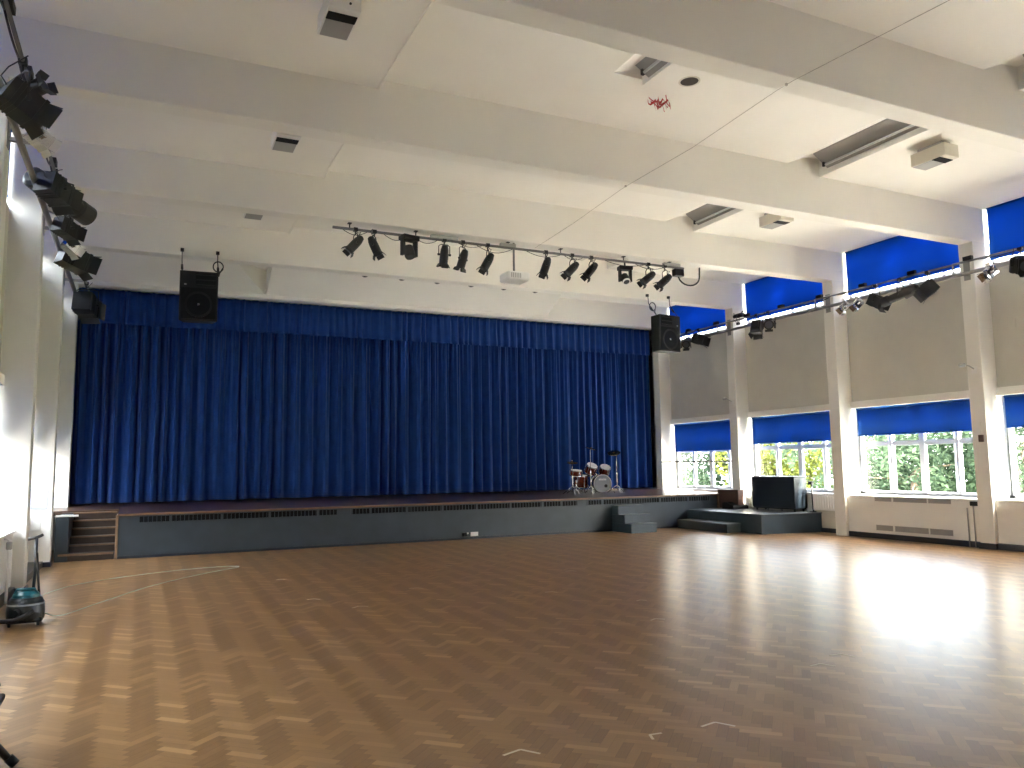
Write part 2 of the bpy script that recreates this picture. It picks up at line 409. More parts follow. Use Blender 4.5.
for k in range(len(PY) - 1):
    y0, y1 = PY[k] + PW, PY[k + 1]
    window(WR, 1, y0, y1, .90, 2.80, 1.98, 4)
    window(WR, 1, y0, y1, 5.24, 6.36, None, 4)
    window(WL, -1, y0, y1, .90, 2.80, 1.98, 4)
    window(WL, -1, y0, y1, 5.24, 6.36, None, 4)
    roller_blind(WL, -1, y0 + .03, y1 - .10, 1.1 if k < 3 else 2.12, 2.785, 'blind_lo', 'dark blue blind over a lower window on the left wall, ' + {7: 'beside the stage', 6: 'between the two left columns', 5: 'above the white radiator cover'}.get(k, 'unseen, added to cut daylight'), 'lower blinds on the left wall')  # in the unseen bays these are added and lowered to cut daylight
    if k < 4:  # unseen blinds, added and pulled down to cut light on the beam faces
        roller_blind(WR, 1, y0 + .03, y1 - .10, 1.1 if k < 3 else 2.2, 2.785, 'blind_lo', 'blue roller blind over a lower window on the right wall, unseen, added to cut daylight', 'blinds behind the camera')
        roller_blind(WR, 1, y0 + .02, y1 - .05, 5.35, 6.36, 'blind_hi', 'blue roller blind over a high window on the right wall, unseen, added to cut daylight', 'blinds behind the camera')
        roller_blind(WL, -1, y0 + .02, y1 - .05, 5.35, 6.36, 'blind_hi', 'blue roller blind over a high window on the left wall, unseen, added to cut daylight', 'blinds behind the camera left')
    if k >= 4:
        roller_blind(WR, 1, y0 + .03, y1 - .10, lowz[k], 2.785, 'blind_lo', 'blue roller blind half over lower window, ' + nm[k].replace(', above the black cabinet', ''), 'lower blue roller blinds')
        roller_blind(WR, 1, y0 + .02, y1 - .05, 5.35, 6.36, 'blind_hi', 'blue roller blind over high window, ' + nm[k].replace(', above the black cabinet', ''), 'high blue roller blinds')
    if k in (4, 7):  # hidden blinds added to keep high window light off the pelmet
        roller_blind(WL, -1, y0 + .03, y1 - .05, 5.35, 6.36, 'blind_hi', 'dark blue blind over a high window on the left wall, unseen and added to cut daylight, ' + ('before the near column' if k == 4 else 'beside the stage'), 'high blinds on the left wall')
    if k == 5 or k == 6:
        roller_blind(WL, -1, y0 + .03, y1 - .05, 5.4, 6.36, 'blind_hi', 'dark blue blind over the %s high window on the left wall, behind the lighting bar' % ('nearer' if k == 5 else 'farther'), 'high blinds on the left wall')

# heater casings under the windows on the right, radiators elsewhere
def casing(y0, y1, label, grilles):
    t = thing('heater_casing', label, 'heater', (13.97, (y0 + y1) / 2, 0), 'cream heater casings along the right wall')
    obj('casing_body', MB().box(13.955, WR + .02, y0, y1, .11, .885), 'cream' if False else 'wall', t, bevel=.008)
    obj('plinth', MB().box(13.945, WR, y0, y1, 0, .11), 'skirt', t)
    if grilles:
        for (z0, z1) in ((.775, .862), (.175, .285)):
            for (a, b) in ((9.95, 10.42), (10.46, 11.21), (11.26, 11.66)):
                g = MB().box(13.948, 13.953, a, b, z0, z1)
                k = a + .02
                while k < b - .02:
                    g.box(13.940, 13.950, k, k + .012, z0 + .006, z1 - .006); k += .03
                g.box(13.938, 13.95, a, b, z0, z0 + .008).box(13.938, 13.95, a, b, z1 - .008, z1)
                obj('air_grille', g, 'duct', t)
casing(PY[5] + PW, PY[6], 'cream heater casing with two rows of air grilles under the third window', True)
casing(PY[4] + PW, PY[5], 'plain cream heater casing under the window at the right photo edge', False)

def radiator(y0, y1, X, s, label, z0=.14, z1=.84, name='radiator'):
    t = thing(name, label, 'radiator', (X, (y0 + y1) / 2, 0), 'white panel radiators')
    b = MB().box(X, X + s * .07, y0, y1, z0, z1)
    k = y0 + .05
    while k < y1 - .05:
        b.box(X - s * .012, X + s * .01, k, k + .035, z0 + .04, z1 - .04); k += .075
    obj('radiator_panel', b, 'white', t, bevel=.006)
    obj('top_grille', MB().box(X - s * .005, X + s * .1, y0, y1, z1, z1 + .02), 'white', t)
    fp2 = obj('feed_pipe', MB().tube([(X + s * .03, y1 + .05, 0), (X + s * .03, y1 + .05, z0 + .06), (X + s * .03, y1 - .02, z0 + .06)], .012), 'white', t)
    obj('valve', MB().lathe((X + s * .03, y1 + .05, z0 + .02), (0, 0, 1), [(0, .018), (.03, .024), (.08, .024), (.1, .015)], 12), 'pvc', fp2)
radiator(12.75, 13.55, 14.17, 1, 'white radiator under the second window, right of the black cabinet', .5, .86)
radiator(15.05, 15.55, 14.14, 1, 'white radiator behind the far end of the black cabinet', .5, .88)
# left wall: boxed radiator with frame
t = thing('radiator_cover', 'white boxed radiator cover standing against the left wall before the near column', 'radiator', (-1.6, 11, 0))
obj('cover_body', MB().box(-1.50, WL, 9.6, 12.30, .12, .82), 'white', t, bevel=.01)
obj('cover_top', MB().box(-1.47, WL, 9.55, 12.33, .82, .85), 'white', t, bevel=.006)
sl = MB()
y = 9.75
while y < 12.1: sl.box(-1.488, -1.502, y, y + .05, .22, .72); y += .1
obj('front_slats', sl, 'white', t)
obj('kick_board', MB().box(-1.52, WL, 9.6, 12.3, 0, .12), 'skirt', t)
t = thing('heating_pipe', 'white vertical pipe with bent foot in front of the left radiator cover', 'pipe', (-1.44, 11.4, 0))
obj('pipe', MB().tube([(-1.44, 11.45, .02), (-1.44, 11.5, .78), (-1.50, 11.5, .80)], .018), 'white', t)
obj('thermostat', MB().lathe((-1.44, 11.5, .66), (0, 0, 1), [(0, .02), (.01, .035), (.09, .035), (.1, .02)], 12), 'pvc', t)

# ------------------------------------------------------------------ stage
st = thing('stage', 'wide dark slate stage front with row of vent grilles and brown edge', 'stage', (6.7, SY, 0))
obj('front_panel', MB().box(-.36, 13.72, SY, SY + .04, 0, .79).box(13.68, 13.72, SY, 17.0, 0, .79), 'stagefront', st)
fl = MB()
ys = [SY - .03, YE]
def floorpatch(x0, x1, y0, y1):
    fl.add([(x0, y0, RAKE(y0)), (x1, y0, RAKE(y0)), (x1, y1, RAKE(y1)), (x0, y1, RAKE(y1)), (x0, y0, .76), (x1, y0, .76), (x1, y1, .76), (x0, y1, .76)],
           [(0, 1, 2, 3), (4, 7, 6, 5), (0, 4, 5, 1), (1, 5, 6, 2), (2, 6, 7, 3), (3, 7, 4, 0)])
floorpatch(-.36, 13.76, SY - .0, 17.75); floorpatch(WL, 13.76, 17.75, YE); floorpatch(13.76, WR, 16.45, YE)
obj('stage_boards', fl, 'stagefloor', st)
obj('stage_nosing', MB().box(-.36, 13.76, SY - .03, SY + .005, .785, .822), 'nosing', st, bevel=.006)
obj('corner_post', MB().box(-.39, -.345, SY - .035, SY + .02, 0, .80), 'nosing', st, bevel=.005)
obj('end_post', MB().box(13.70, 13.755, SY - .035, SY + .02, .0, .79), 'nosing', st, bevel=.005)
obj('toe_strip', MB().box(-.36, 13.72, SY - .012, SY, 0, .05), 'skirt', st)
segs = [(0, .52), (.56, 1.44), (1.48, 2.34), (2.38, 3.30), (3.34, 3.71), (4.03, 4.40), (4.44, 5.20), (5.24, 6.02), (6.06, 6.84), (6.88, 7.68), (7.72, 8.50), (8.56, 9.02), (9.06, 9.47),
        (9.77, 10.16), (10.20, 10.98), (11.02, 11.86), (11.90, 12.74), (12.78, 13.48)]
for a, b in segs:
    g = MB().box(a, b, SY - .004, SY + .002, .645, .77)
    vg = obj('vent_grille', g, 'grille', st)
    gg = MB().box(a, b, SY - .016, SY - .002, .762, .772).box(a, b, SY - .016, SY - .002, .643, .653)
    x = a
    while x < b - .01: gg.box(x, x + .009, SY - .010, SY - .002, .65, .765); x += .075
    gg.box(a - .03, a - .006, SY - .016, SY - .002, .64, .775)
    obj('vent_bars', gg, 'stagefront', vg)
# stairs up to the stage at the left wall
t = thing('stage_stairs', 'dark wooden stairs up to the stage beside the left wall', 'stairs', (-.88, SY + .6, 0))
sb = MB(); nz = MB()
for i in range(6):
    y = SY + .02 + .235 * i; z = .137 * (i + 1)
    sb.box(-1.36, -.40, y, y + .27, 0 if i == 0 else z - .2, z - .02)
    nz.box(-1.16, -.40, y - .025, y + .02, z - .025, z)
    sb.box(-1.36, -.40, y - .01, SY + 1.5, z - .03, z - .004)
obj('treads', sb, 'darkwood', t)
obj('nosing', nz, 'nosing', t, bevel=.006)
obj('first_nosing', MB().box(-1.30, -.41, SY - .02, SY + .03, .10, .137), 'nosing', t, bevel=.006)
obj('stringer', MB().box(-1.36, -1.15, SY - .0, SY + 1.3, .0, .80), 'stagefront', t)
obj('worn_edge', MB().box(-1.36, -1.0, SY - .01, SY + .04, .80, .835), 'white', t, bevel=.005)
# small portable steps against the stage front
t = thing('portable_steps', 'small slate grey three-tread step unit pushed against the stage front', 'steps', (10.95, 15.9, 0))
ps = MB()
for i in range(3):
    ps.box(10.42, 10.42 + .72, 15.50 + .27 * i, SY - .035, .0 if i == 0 else .205 * i, .205 * (i + 1))
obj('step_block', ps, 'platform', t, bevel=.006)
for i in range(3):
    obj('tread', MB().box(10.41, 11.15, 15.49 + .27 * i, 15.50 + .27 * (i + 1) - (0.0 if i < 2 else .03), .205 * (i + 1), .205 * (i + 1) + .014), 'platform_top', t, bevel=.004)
# low corner platform
t = thing('corner_platform', 'low slate painted corner platform between the stage end and right wall', 'platform', (13.4, 15, 0))
PF = [(12.70, 13.68), (WR - .01, 13.40), (WR - .01, 16.33), (12.70, 16.33)]
PD = [(12.68, 13.66), (WR - .01, 13.38), (WR - .01, 16.33), (12.68, 16.33)]
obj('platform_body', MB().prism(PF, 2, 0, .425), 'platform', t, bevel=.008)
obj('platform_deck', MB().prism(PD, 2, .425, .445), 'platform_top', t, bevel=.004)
t = thing('platform_step', 'single slate step in front of the corner platform', 'step', (12.5, 15.2, 0))
obj('step_body', MB().box(12.28, 12.69, 14.35, 16.2, 0, .20), 'platform', t, bevel=.006)
obj('step_top', MB().box(12.27, 12.69, 14.34, 16.2, .20, .217), 'platform_top', t, bevel=.004)
# big black cabinet on the platform
t = thing('black_cabinet', 'large plain black box-shaped cabinet standing on the corner platform', 'cabinet', (14.0, 14.7, .445))
obj('cabinet_body', MB().box(13.86, 14.25, 13.80, 15.22, .53, 1.255), 'cab', t, bevel=.012)
obj('cabinet_top', MB().box(13.84, 14.26, 13.78, 15.24, 1.255, 1.28), 'cab', t, bevel=.008)
obj('base_rail', MB().box(13.88, 14.23, 13.83, 15.19, .50, .53), 'black', t)
for (x, y) in ((13.92, 13.88), (13.92, 15.12), (14.2, 13.88), (14.2, 15.12), (13.92, 14.3), (13.92, 14.75)):
    obj('castor', MB().lathe((x - .012, y, .475), (1, 0, 0), [(0, .026), (.004, .03), (.02, .03), (.024, .026)], 14).box(x - .02, x + .02, y - .015, y + .015, .48, .505), 'chrome' if y in (14.3, 14.75) else 'black', t)
t = thing('music_stand', 'thin black stand beside the right end of the black cabinet', 'stand', (14.20, 13.58, .445))
obj('post', MB().tube([(14.20, 13.58, .46), (14.20, 13.60, 1.10)], .02), 'black', t)
obj('foot', MB().box(14.12, 14.25, 13.54, 13.62, .446, .47), 'black', t)
obj('rest', MB().box(14.17, 14.23, 13.56, 13.68, 1.08, 1.16), 'black', t, bevel=.005)
t = thing('floor_monitor', 'small flat black wedge lying on the platform behind the cabinet', 'speaker', (13.9, 15.8, .445))
obj('wedge_body', MB().prism([(15.62, .446), (16.05, .446), (16.05, .60), (15.90, .62), (15.62, .52)], 0, 13.6, 14.1), 'blackp', t, bevel=.008)
obj('front_grille', MB().obox((13.85, 15.75, .575), (Vector((1, 0, 0)), Vector((0, .94, .34)), Vector((0, -.34, .94))), (.22, .12, .006)), 'grille', t)
# brown boxing under the first column
tag(obj('brown_boxing', MB().box(13.78, XR + .1, 15.64, 16.42, .446, .93), 'brown', loc=(13.8, 16, .446), bevel=.008), 'brown wooden boxing between the stage end and the far column', 'panel')
# handrail across the far window
t = thing('handrail', 'grey handrail on stage in front of the far window', 'rail', (13.80, 17.4, .9))
obj('rail_bar', MB().tube([(13.86, 15.9, 1.66), (13.80, 16.1, 1.66), (13.80, 18.6, 1.67), (13.86, 18.95, 1.67)], .02), 'greybar', t)
for y in (18.5,):
    obj('rail_post', MB().tube([(13.80, y, RAKE(y)), (13.80, y, 1.66)], .018), 'white', t)
# floor outlet on stage front
t = thing('socket_outlet', 'white double socket low on the stage front', 'socket', (6.79, SY - .02, .11))
fp_ = obj('faceplate', MB().box(6.70, 6.88, SY - .035, SY - .012, .065, .155), 'white', t, bevel=.005)
obj('switch_rocker', MB().box(6.74, 6.76, SY - .042, SY - .03, .10, .13).box(6.82, 6.84, SY - .042, SY - .03, .10, .13), 'white', fp_)
t = thing('plug', 'black plug and trailing lead beside the white stage socket', 'plug', (6.56, SY - .02, .11))
obj('plug_body', MB().box(6.50, 6.60, SY - .07, SY - .014, .07, .15), 'blackp', t, bevel=.01)
obj('lead', MB().tube([(6.55, SY - .05, .08), (6.48, SY - .07, .03), (6.35, SY - .05, .015), (6.2, SY - .06, .012)], .009), 'black', t)
obj('indicator', MB().box(6.60, 6.64, SY - .06, SY - .014, .115, .15), 'white', t, bevel=.006)

# ------------------------------------------------------------------ curtains
def drape(y, x0, x1, z0, z1, period, amp, seed, nz=14, gather=.5, zbot=None):
    r = random.Random(seed)
    W = x1 - x0; nx = int(W / .0125)
    # irregular fold phases
    ph = [0.0]
    x = 0.0
    knots = []
    while x < W + 1:
        w = period * r.uniform(.6, 1.45); knots.append((x, x + w, r.uniform(.55, 1.15), r.uniform(-.35, .35))); x += w
    mb = MB(); P = []
    ki = 0; vals = []
    for i in range(nx + 1):
        xx = W * i / nx
        while ki < len(knots) - 1 and xx >= knots[ki][1]: ki += 1
        a, b, am, sk = knots[ki]; t = (xx - a) / (b - a)
        tt = t + sk * t * (1 - t)
        vals.append((math.sin(2 * PI * tt), am))
    for j in range(nz + 1):
        f = j / nz                       # 0 top, 1 bottom
        z = z1 + (z0 - z1) * f
        g = gather + (1 - gather) * min(1, f * 1.6)
        for i in range(nx + 1):
            xx = W * i / nx; s, am = vals[i]
            dep = amp * am * g * s
            dep += amp * .30 * (1 - f) * math.sin(xx * 61 + seed)
            dep += .018 * noise.noise(Vector((xx * .9, f * 2.2, seed)))
            sx = .015 * f * noise.noise(Vector((xx * 1.7, f * 1.5, seed + 9)))
            zz = z
            if j == nz: zz = z + .012 * noise.noise(Vector((xx * 2.5, 3, seed)))
            P.append((x0 + xx + sx, y + dep, zz))
    n = nx + 1
    mb.add(P, [(j * n + i, (j + 1) * n + i, (j + 1) * n + i + 1, j * n + i + 1) for j in range(nz) for i in range(nx)], True)
    return mb
def curtain_obj(name, mb, parent):
    o = obj(name, mb, 'curtain', parent); s = o.modifiers.new('thick', 'SOLIDIFY'); s.thickness = .004
    return o
t = thing('stage_curtain', 'tall deep blue stage curtain hanging in folds across the whole stage', 'curtain', (6.2, 19.42, .9))
curtain_obj('curtain_cloth', drape(19.42, -1.42, 13.83, RAKE(19.4) + .035, 5.60, .27, .10, 3, gather=.6), t)
obj('curtain_track', MB().box(-1.4, 13.85, 19.36, 19.48, 5.60, 5.65), 'grille', t)
t = thing('pelmet', 'short blue pleated pelmet along the top of the stage curtain', 'pelmet', (6.2, 19.27, 5.6))
curtain_obj('pelmet_cloth', drape(19.275, -1.40, 13.80, 4.89, 5.655, .20, .035, 11, nz=6, gather=.8), t)
obj('hem', drape(19.268, -1.40, 13.80, 4.885, 4.92, .20, .035, 11, nz=2, gather=1.0), 'curtain', t)

# ------------------------------------------------------------------ ceiling things
def heater_unit(x, y, label):
    t = thing('ceiling_unit', label, 'ceiling unit', (x, y, 6.33), 'white box units under the ceiling')
    obj('housing', MB().box(x - .16, x + .16, y - .28, y + .28, 6.075, 6.27), 'white' if x < 5 else 'cream', t, bevel=.008)
    obj('mounting_spacer', MB().box(x - .10, x + .10, y - .2, y + .2, 6.27, 6.33), 'duct', t)
    b = MB().box(x - .14, x + .14, y - .05, y + .262, 6.069, 6.078)
    obj('louvre', b, 'greymetal', t)
    obj('dark_slot', MB().box(x - .145, x + .145, y - .19, y - .06, 6.066, 6.078), 'grille', t)
    if x < 5: obj('latch', MB().lathe((x + .05, y - .285, 6.14), (0, -1, 0), [(0, .012), (.01, .012)], 10), 'black', t)
for i, y in enumerate((7.45, 10.66, 13.95)):
    heater_unit(1.66, y, 'white ceiling box with dark louvre on the left, ' + ('cut by the photo top', 'second of the left row', 'farthest of the left row')[i])
for i, y in enumerate((7.48, 10.74)):
    heater_unit(10.68, y, 'cream ceiling box with louvre beside the right light slot, ' + ('nearer of the two', 'farther of the two')[i])
def batten(x, y0, y1, z, label):
    t = thing('fluorescent_light', label, 'light', (x, (y0 + y1) / 2, z), 'tube lights in ceiling slots')
    obj('batten_body', MB().prism([(x - .20, z + .045), (x + .105, z - .14), (x + .105, z + .08), (x - .2, z + .08)], 1, y0, y1), 'greymetal', t, bevel=.006)
    obj('lamp_tube', MB().tube([(x, y0 + .06, z - .115), (x, y1 - .06, z - .115)], .019, 12), 'tube', t)
    for y in (y0 + .03, y1 - .03):
        obj('lamp_holder', MB().box(x - .02, x + .02, y - .02, y + .02, z - .135, z - .04), 'black', t)
batten(9.92, 6.3, 8.9, 6.54, 'unlit tube light in the long ceiling slot of the nearer right coffer')
batten(9.92, 9.6, 12.2, 6.54, 'unlit tube light in the ceiling slot of the second right coffer')
batten(9.92, 3.1, 5.55, 6.54, 'unlit tube light in the slot at the top right photo corner')
batten(5.455, 6.2, 7.6, 6.535, 'dark tube light in the short slot beside the round ceiling hole')
for n, y in ((3, 7.5), (4, 10.7), (5, 4.4)):
    pass
t = thing('ceiling_port', 'round dark brown hole with thin rim in the white ceiling', 'ceiling vent', (6.05, 7.42, 6.37))
obj('rim', MB().lathe((6.05, 7.42, 6.372), (0, 0, -1), [(0, .135), (.008, .135), (.008, .112), (0, .112)], 32, False, False), 'cream', t)
obj('opening', MB().lathe((6.05, 7.42, 6.371), (0, 0, -1), [(0, .114), (.004, .114)], 32), 'hole', t)
# red foil streamer
t = thing('streamer', 'scrap of red foil streamer hanging from the ceiling by the round hole', 'decoration', (6.02, 7.97, 6.37))
sm = MB()
for q in range(7):
    a0 = rnd.uniform(0, 6.28); cx, cy = 6.02 + rnd.uniform(-.12, .12), 7.98 + rnd.uniform(-.06, .06); pts = []
    for k in range(9): pts.append((cx + .06 * math.cos(a0 + k * .7) + .012 * k - .05, cy + .04 * math.sin(a0 + k * .9), 6.35 - .09 * abs(math.sin(k * .8 + q))))
    for a, b in zip(pts, pts[1:]):
        sm.add([a, b, (b[0], b[1] + .012, b[2] + .028), (a[0], a[1] + .012, a[2] + .028)], [(0, 1, 2, 3)])
so = obj('foil_ribbon', sm, 'red', t); sd = so.modifiers.new('thick', 'SOLIDIFY'); sd.thickness = .002
obj('foil_tail', MB().tube([(6.1, 7.97, 6.45), (6.12, 7.98, 6.34), (6.16, 7.97, 6.30)], .006), 'red', t)
# downlights in the sloping bulkhead
order = ['leftmost', 'second', 'third', 'fourth', 'fifth', 'rightmost']
sv = Vector((0, 18.97 - 17.55, 5.725 - 6.5)).normalized(); nv = Vector((0, sv.z, -sv.y)).normalized()
if nv.z > 0: nv = -nv
for i in range(6):
    y = 18.05; z = 6.5 + (y - 17.55) * (5.725 - 6.5) / (18.97 - 17.55); c = Vector((4.72 + .92 * i, y, z))
    d = thing('downlight', 'small dark recessed downlight above the curtain, %s of the row of six' % order[i], 'light', c, 'recessed downlights above the stage curtain')
    obj('trim_ring', MB().lathe(c, nv, [(0, .085), (.012, .08), (.012, .06), (0, .06)], 24, False, False), 'greymetal', d)
    obj('lamp_recess', MB().lathe(c, nv, [(.001, .062), (.004, .062)], 24), 'grille', d)

# thin cable across the ceiling
wp = [(7.0, -.5, 5.66), (6.31, 4.17, 5.64), (6.14, 5.83, 5.645), (6.14, 6.08, 5.645), (6.2, 7.6, 5.60), (6.26, 9.10, 5.645), (6.27, 9.36, 5.645), (6.35, 10.9, 5.60), (6.43, 12.45, 5.60)]
t = thing('ceiling_cable', 'thin dark cable strung under the beams to the front lighting bar', 'cable', (6.3, 9, 5.64))
obj('cable_run', MB().tube(wp, .0032, 6), 'wire', t)
for p in ((6.14, 5.93, 5.645), (6.26, 9.2, 5.645)):
    obj('cable_clip', MB().box(p[0] - .010, p[0] + .010, p[1] - .012, p[1] + .012, p[2] - .010, p[2] + .016), 'wire', t)

# ------------------------------------------------------------------ lighting bars
def frame_from(aim, up=Vector((0, 0, 1))):
    t = Vector(aim).normalized(); u = t.cross(up)
    if u.length < .05: u = Vector((1, 0, 0))
    u.normalize(); w = u.cross(t).normalized()
    return t, u, w         # forward, right, up
def lantern(kind, pipe, drop, aim, label, group, size=1.0, side=None, m='black'):
    """stage lantern: hook clamp on the pipe, U yoke, body, lens, barn doors"""
    pipe = Vector(pipe); c = pipe - Vector((0, 0, drop)) if side is None else pipe + Vector(side)
    t, u, w = frame_from(aim)
    root = thing('stage_lantern', label, 'stage light', pipe, group)
    S = size * (.72 if group == 'lanterns on the front lighting bar' else 1)
    if kind == 'profile':
        prof = [(-.30, .05), (-.28, .085), (-.10, .10), (-.06, .105), (-.05, .075), (.20, .070), (.21, .088), (.33, .088)]
        r = .105
    elif kind == 'par':
        prof = [(-.24, .04), (-.22, .07), (-.12, .098), (-.02, .105), (.20, .105), (.21, .112), (.23, .112)]
        r = .11
    elif kind == 'moving':
        prof = [(-.14, .06), (-.12, .11), (.02, .12), (.10, .115), (.14, .10)]
        r = .12
    else:
        prof = None; r = .13
    b = MB()
    if prof: b.lathe(c, t, [(d * S, q * S) for d, q in prof], 20); front = prof[-1][0] * S; fr = prof[-1][1] * S
    else:
        b.obox(c - t * .02 * S, (t, u, w), (.15 * S, .12 * S, .13 * S)); b.obox(c - t * .02 * S + w * .14 * S, (t, u, w), (.11 * S, .08 * S, .018 * S))
        b.obox(c + t * .145 * S, (t, u, w), (.018 * S, .135 * S, .135 * S)); front = .165 * S; fr = .12 * S
        for q in (-.09, -.05, -.01): b.obox(c + t * q * S, (t, u, w), (.008 * S, .128 * S, .138 * S))
    body = obj('lantern_body', b, m, root, bevel=0)
    obj('lens', MB().lathe(c + t * (front - .012 * S), t, [(0, fr * .86), (.016 * S, fr * .7), (.02 * S, .01)], 20), 'lens', body)
    if kind in ('fresnel', 'par') :
        for k, (ax, oth) in enumerate(((u, w), (-u, w), (w, u), (-w, u))):
            f = MB(); hh = (.125 if kind == 'fresnel' else .085) * S
            d = (t * .9 + ax * .45).normalized(); nn = d.cross(oth).normalized()
            dl = .06 if kind == 'fresnel' else .042
            f.obox(c + t * (front) + ax * fr * .98 + d * dl * S, (d, oth, nn), ((dl + .004) * S, hh, .003))
            obj('barn_door', f, m, root)
    if kind == 'moving':
        for k in (-1, 1): obj('lantern_arm', MB().obox(c + u * k * .16 * S + Vector((0, 0, .10 * S)), (Vector((0, 0, 1)), u, u.cross(Vector((0, 0, 1)))), (.19 * S, .028 * S, .06 * S)), m, root)
        obj('lantern_base', MB().obox(c + Vector((0, 0, .30 * S)), (u, u.cross(Vector((0, 0, 1))), Vector((0, 0, 1))), (.20 * S, .12 * S, .055 * S)), m, root, bevel=.01)
        if 'ring' in label: obj('bezel', MB().lathe(c + t * (front - .02), t, [(0, fr * 1.12), (.03, fr * 1.12), (.03, fr * .86), (0, fr * .86)], 24, False, False), 'white', root)
        obj('hook_clamp', MB().tube([c + Vector((0, 0, .34 * S)), pipe], .016), m, root)
        return root
    top = pipe - Vector((0, 0, .06))
    if side is not None: top = pipe + Vector(side) * .3
    h = (r + .03) * S
    updir = (top - c).normalized()
    u2 = (u - updir * u.dot(updir)).normalized()
    crn = max(.12, (top - c).length * .75)
    yk = [c + u2 * h, c + u2 * h + updir * crn, c + u2 * h * .6 + updir * (crn + .03), c - u2 * h * .6 + updir * (crn + .03), c - u2 * h + updir * crn, c - u2 * h]
    yo = obj('yoke', MB().tube(yk, .010 * S ** .5, 6), m, root)
    kn = MB()
    for k in (-1, 1): kn.lathe(c + u2 * k * (h - .02), u2 * k, [(0, .02), (.035, .022), (.04, .016)], 10)
    obj('lock_knob', kn, m, yo)
    hk = MB().tube([c + updir * (crn + .02), top, pipe + Vector((0, 0, -.034))], .012, 6)
    hk.obox(pipe, (Vector((1, 0, 0)), Vector((0, 1, 0)), Vector((0, 0, 1))), (.034, .034, .030))
    obj('hook_clamp', hk, m, root)
    sag = MB().tube([c - t * .16 * S + w * .05, c - t * .2 * S + Vector((0, 0, .1)), (c + pipe) / 2 - t * .16 * S + u * .06, pipe + u * .1 + Vector((0, 0, .02))], .006, 5)
    obj('power_lead', sag, 'black', root)
    return root

# front bar
t = thing('lighting_bar', 'long steel lighting bar hung across the hall in front of the stage', 'lighting bar', (6.4, 12.5, 5.56))
obj('bar_pipe', MB().tube([(2.72, 12.5, 5.56), (9.85, 12.5, 5.56)], .024, 12), 'greybar', t)
for x in (3.0, 4.15, 5.9, 7.0, 8.4, 9.5):
    obj('hanger', MB().tube([(x, 12.5, 5.55), (x, 12.5, 5.665)], .010, 8).box(x - .03, x + .03, 12.46, 12.54, 5.65, 5.662), 'black', t)
for x0, x1 in ((4.42, 4.92), (5.75, 6.05), (9.35, 9.75)):
    obj('socket_box', MB().box(x0, x1, 12.46, 12.54, 5.575, 5.635), 'pvc', t, bevel=.006)
for a, b, s in ((2.9, 3.3, .07), (3.6, 4.0, .08), (4.15, 4.55, .07), (4.95, 5.4, .05), (5.3, 6.0, .10), (6.3, 7.0, .07), (7.1, 7.5, .06), (8.0, 8.9, .06), (8.7, 9.4, .07)):
    ld = MB().tube([(a + (b - a) * k / 8, 12.5 + .03, 5.545 - s * math.sin(PI * k / 8)) for k in range(9)], .006, 5)
    obj('looped_lead', ld, 'black', t)
t2 = thing('cable_loop', 'black plug box with looped cable at the right end of the front bar', 'cable', (9.75, 12.5, 5.5))
obj('plug_box', MB().box(9.60, 9.82, 12.44, 12.56, 5.38, 5.53), 'black', t2, bevel=.012)
obj('looped_cable', MB().tube([(9.72, 12.5, 5.40)] + [(9.98 + .27 * math.cos(a), 12.5, 5.42 + .20 * math.sin(a)) for a in [PI * 1.08 + PI * .92 * k / 10 for k in range(11)]] + [(10.26, 12.5, 5.62)], .016, 8), 'black', t2)
G1 = 'lanterns on the front lighting bar'
lantern('par', (3.10, 12.5, 5.56), .24, (-.62, -.05, -.72), 'black stage lantern at the left end of the front bar, tipped down to the left', G1)
lantern('par', (3.42, 12.5, 5.56), .24, (.32, -.2, -.82), 'black stage lantern second from the left end of the front bar, tipped right', G1)
lantern('moving', (4.03, 12.5, 5.58), .30, (.1, -.35, -.9), 'bulky black moving-head lantern on the left half of the front bar', G1, 1.1)
lantern('par', (4.67, 12.5, 5.56), .26, (.02, .35, -.93), 'black stage lantern pointing straight down, left of a matching close pair', G1)
lantern('par', (5.02, 12.5, 5.56), .30, (-.18, .3, -.9), 'black stage lantern pointing down, fifth from the left on the front bar', G1)
lantern('par', (5.50, 12.5, 5.56), .30, (-.45, .1, -.85), 'black stage lantern just left of the hanging projector', G1)
lantern('par', (6.68, 12.5, 5.56), .26, (-.30, .1, -.9), 'black stage lantern just right of the hanging projector', G1)
lantern('par', (7.24, 12.5, 5.56), .26, (-.68, .05, -.70), 'black stage lantern second right of the projector, aimed down to the left', G1)
lantern('par', (7.66, 12.5, 5.56), .24, (-.62, .1, -.74), 'black stage lantern third right of the projector, aimed down to the left', G1)
lantern('moving', (8.43, 12.5, 5.58), .36, (-.1, -.55, -.75), 'black moving-head lantern with a white ring on the front bar', G1, .95)
lantern('par', (8.98, 12.5, 5.56), .27, (-.74, .1, -.60), 'left one of the two black lanterns by the cable loop on the front bar', G1)
lantern('par', (9.38, 12.5, 5.56), .29, (-.72, .1, -.62), 'last black lantern on the front bar, beside the looped cable', G1)
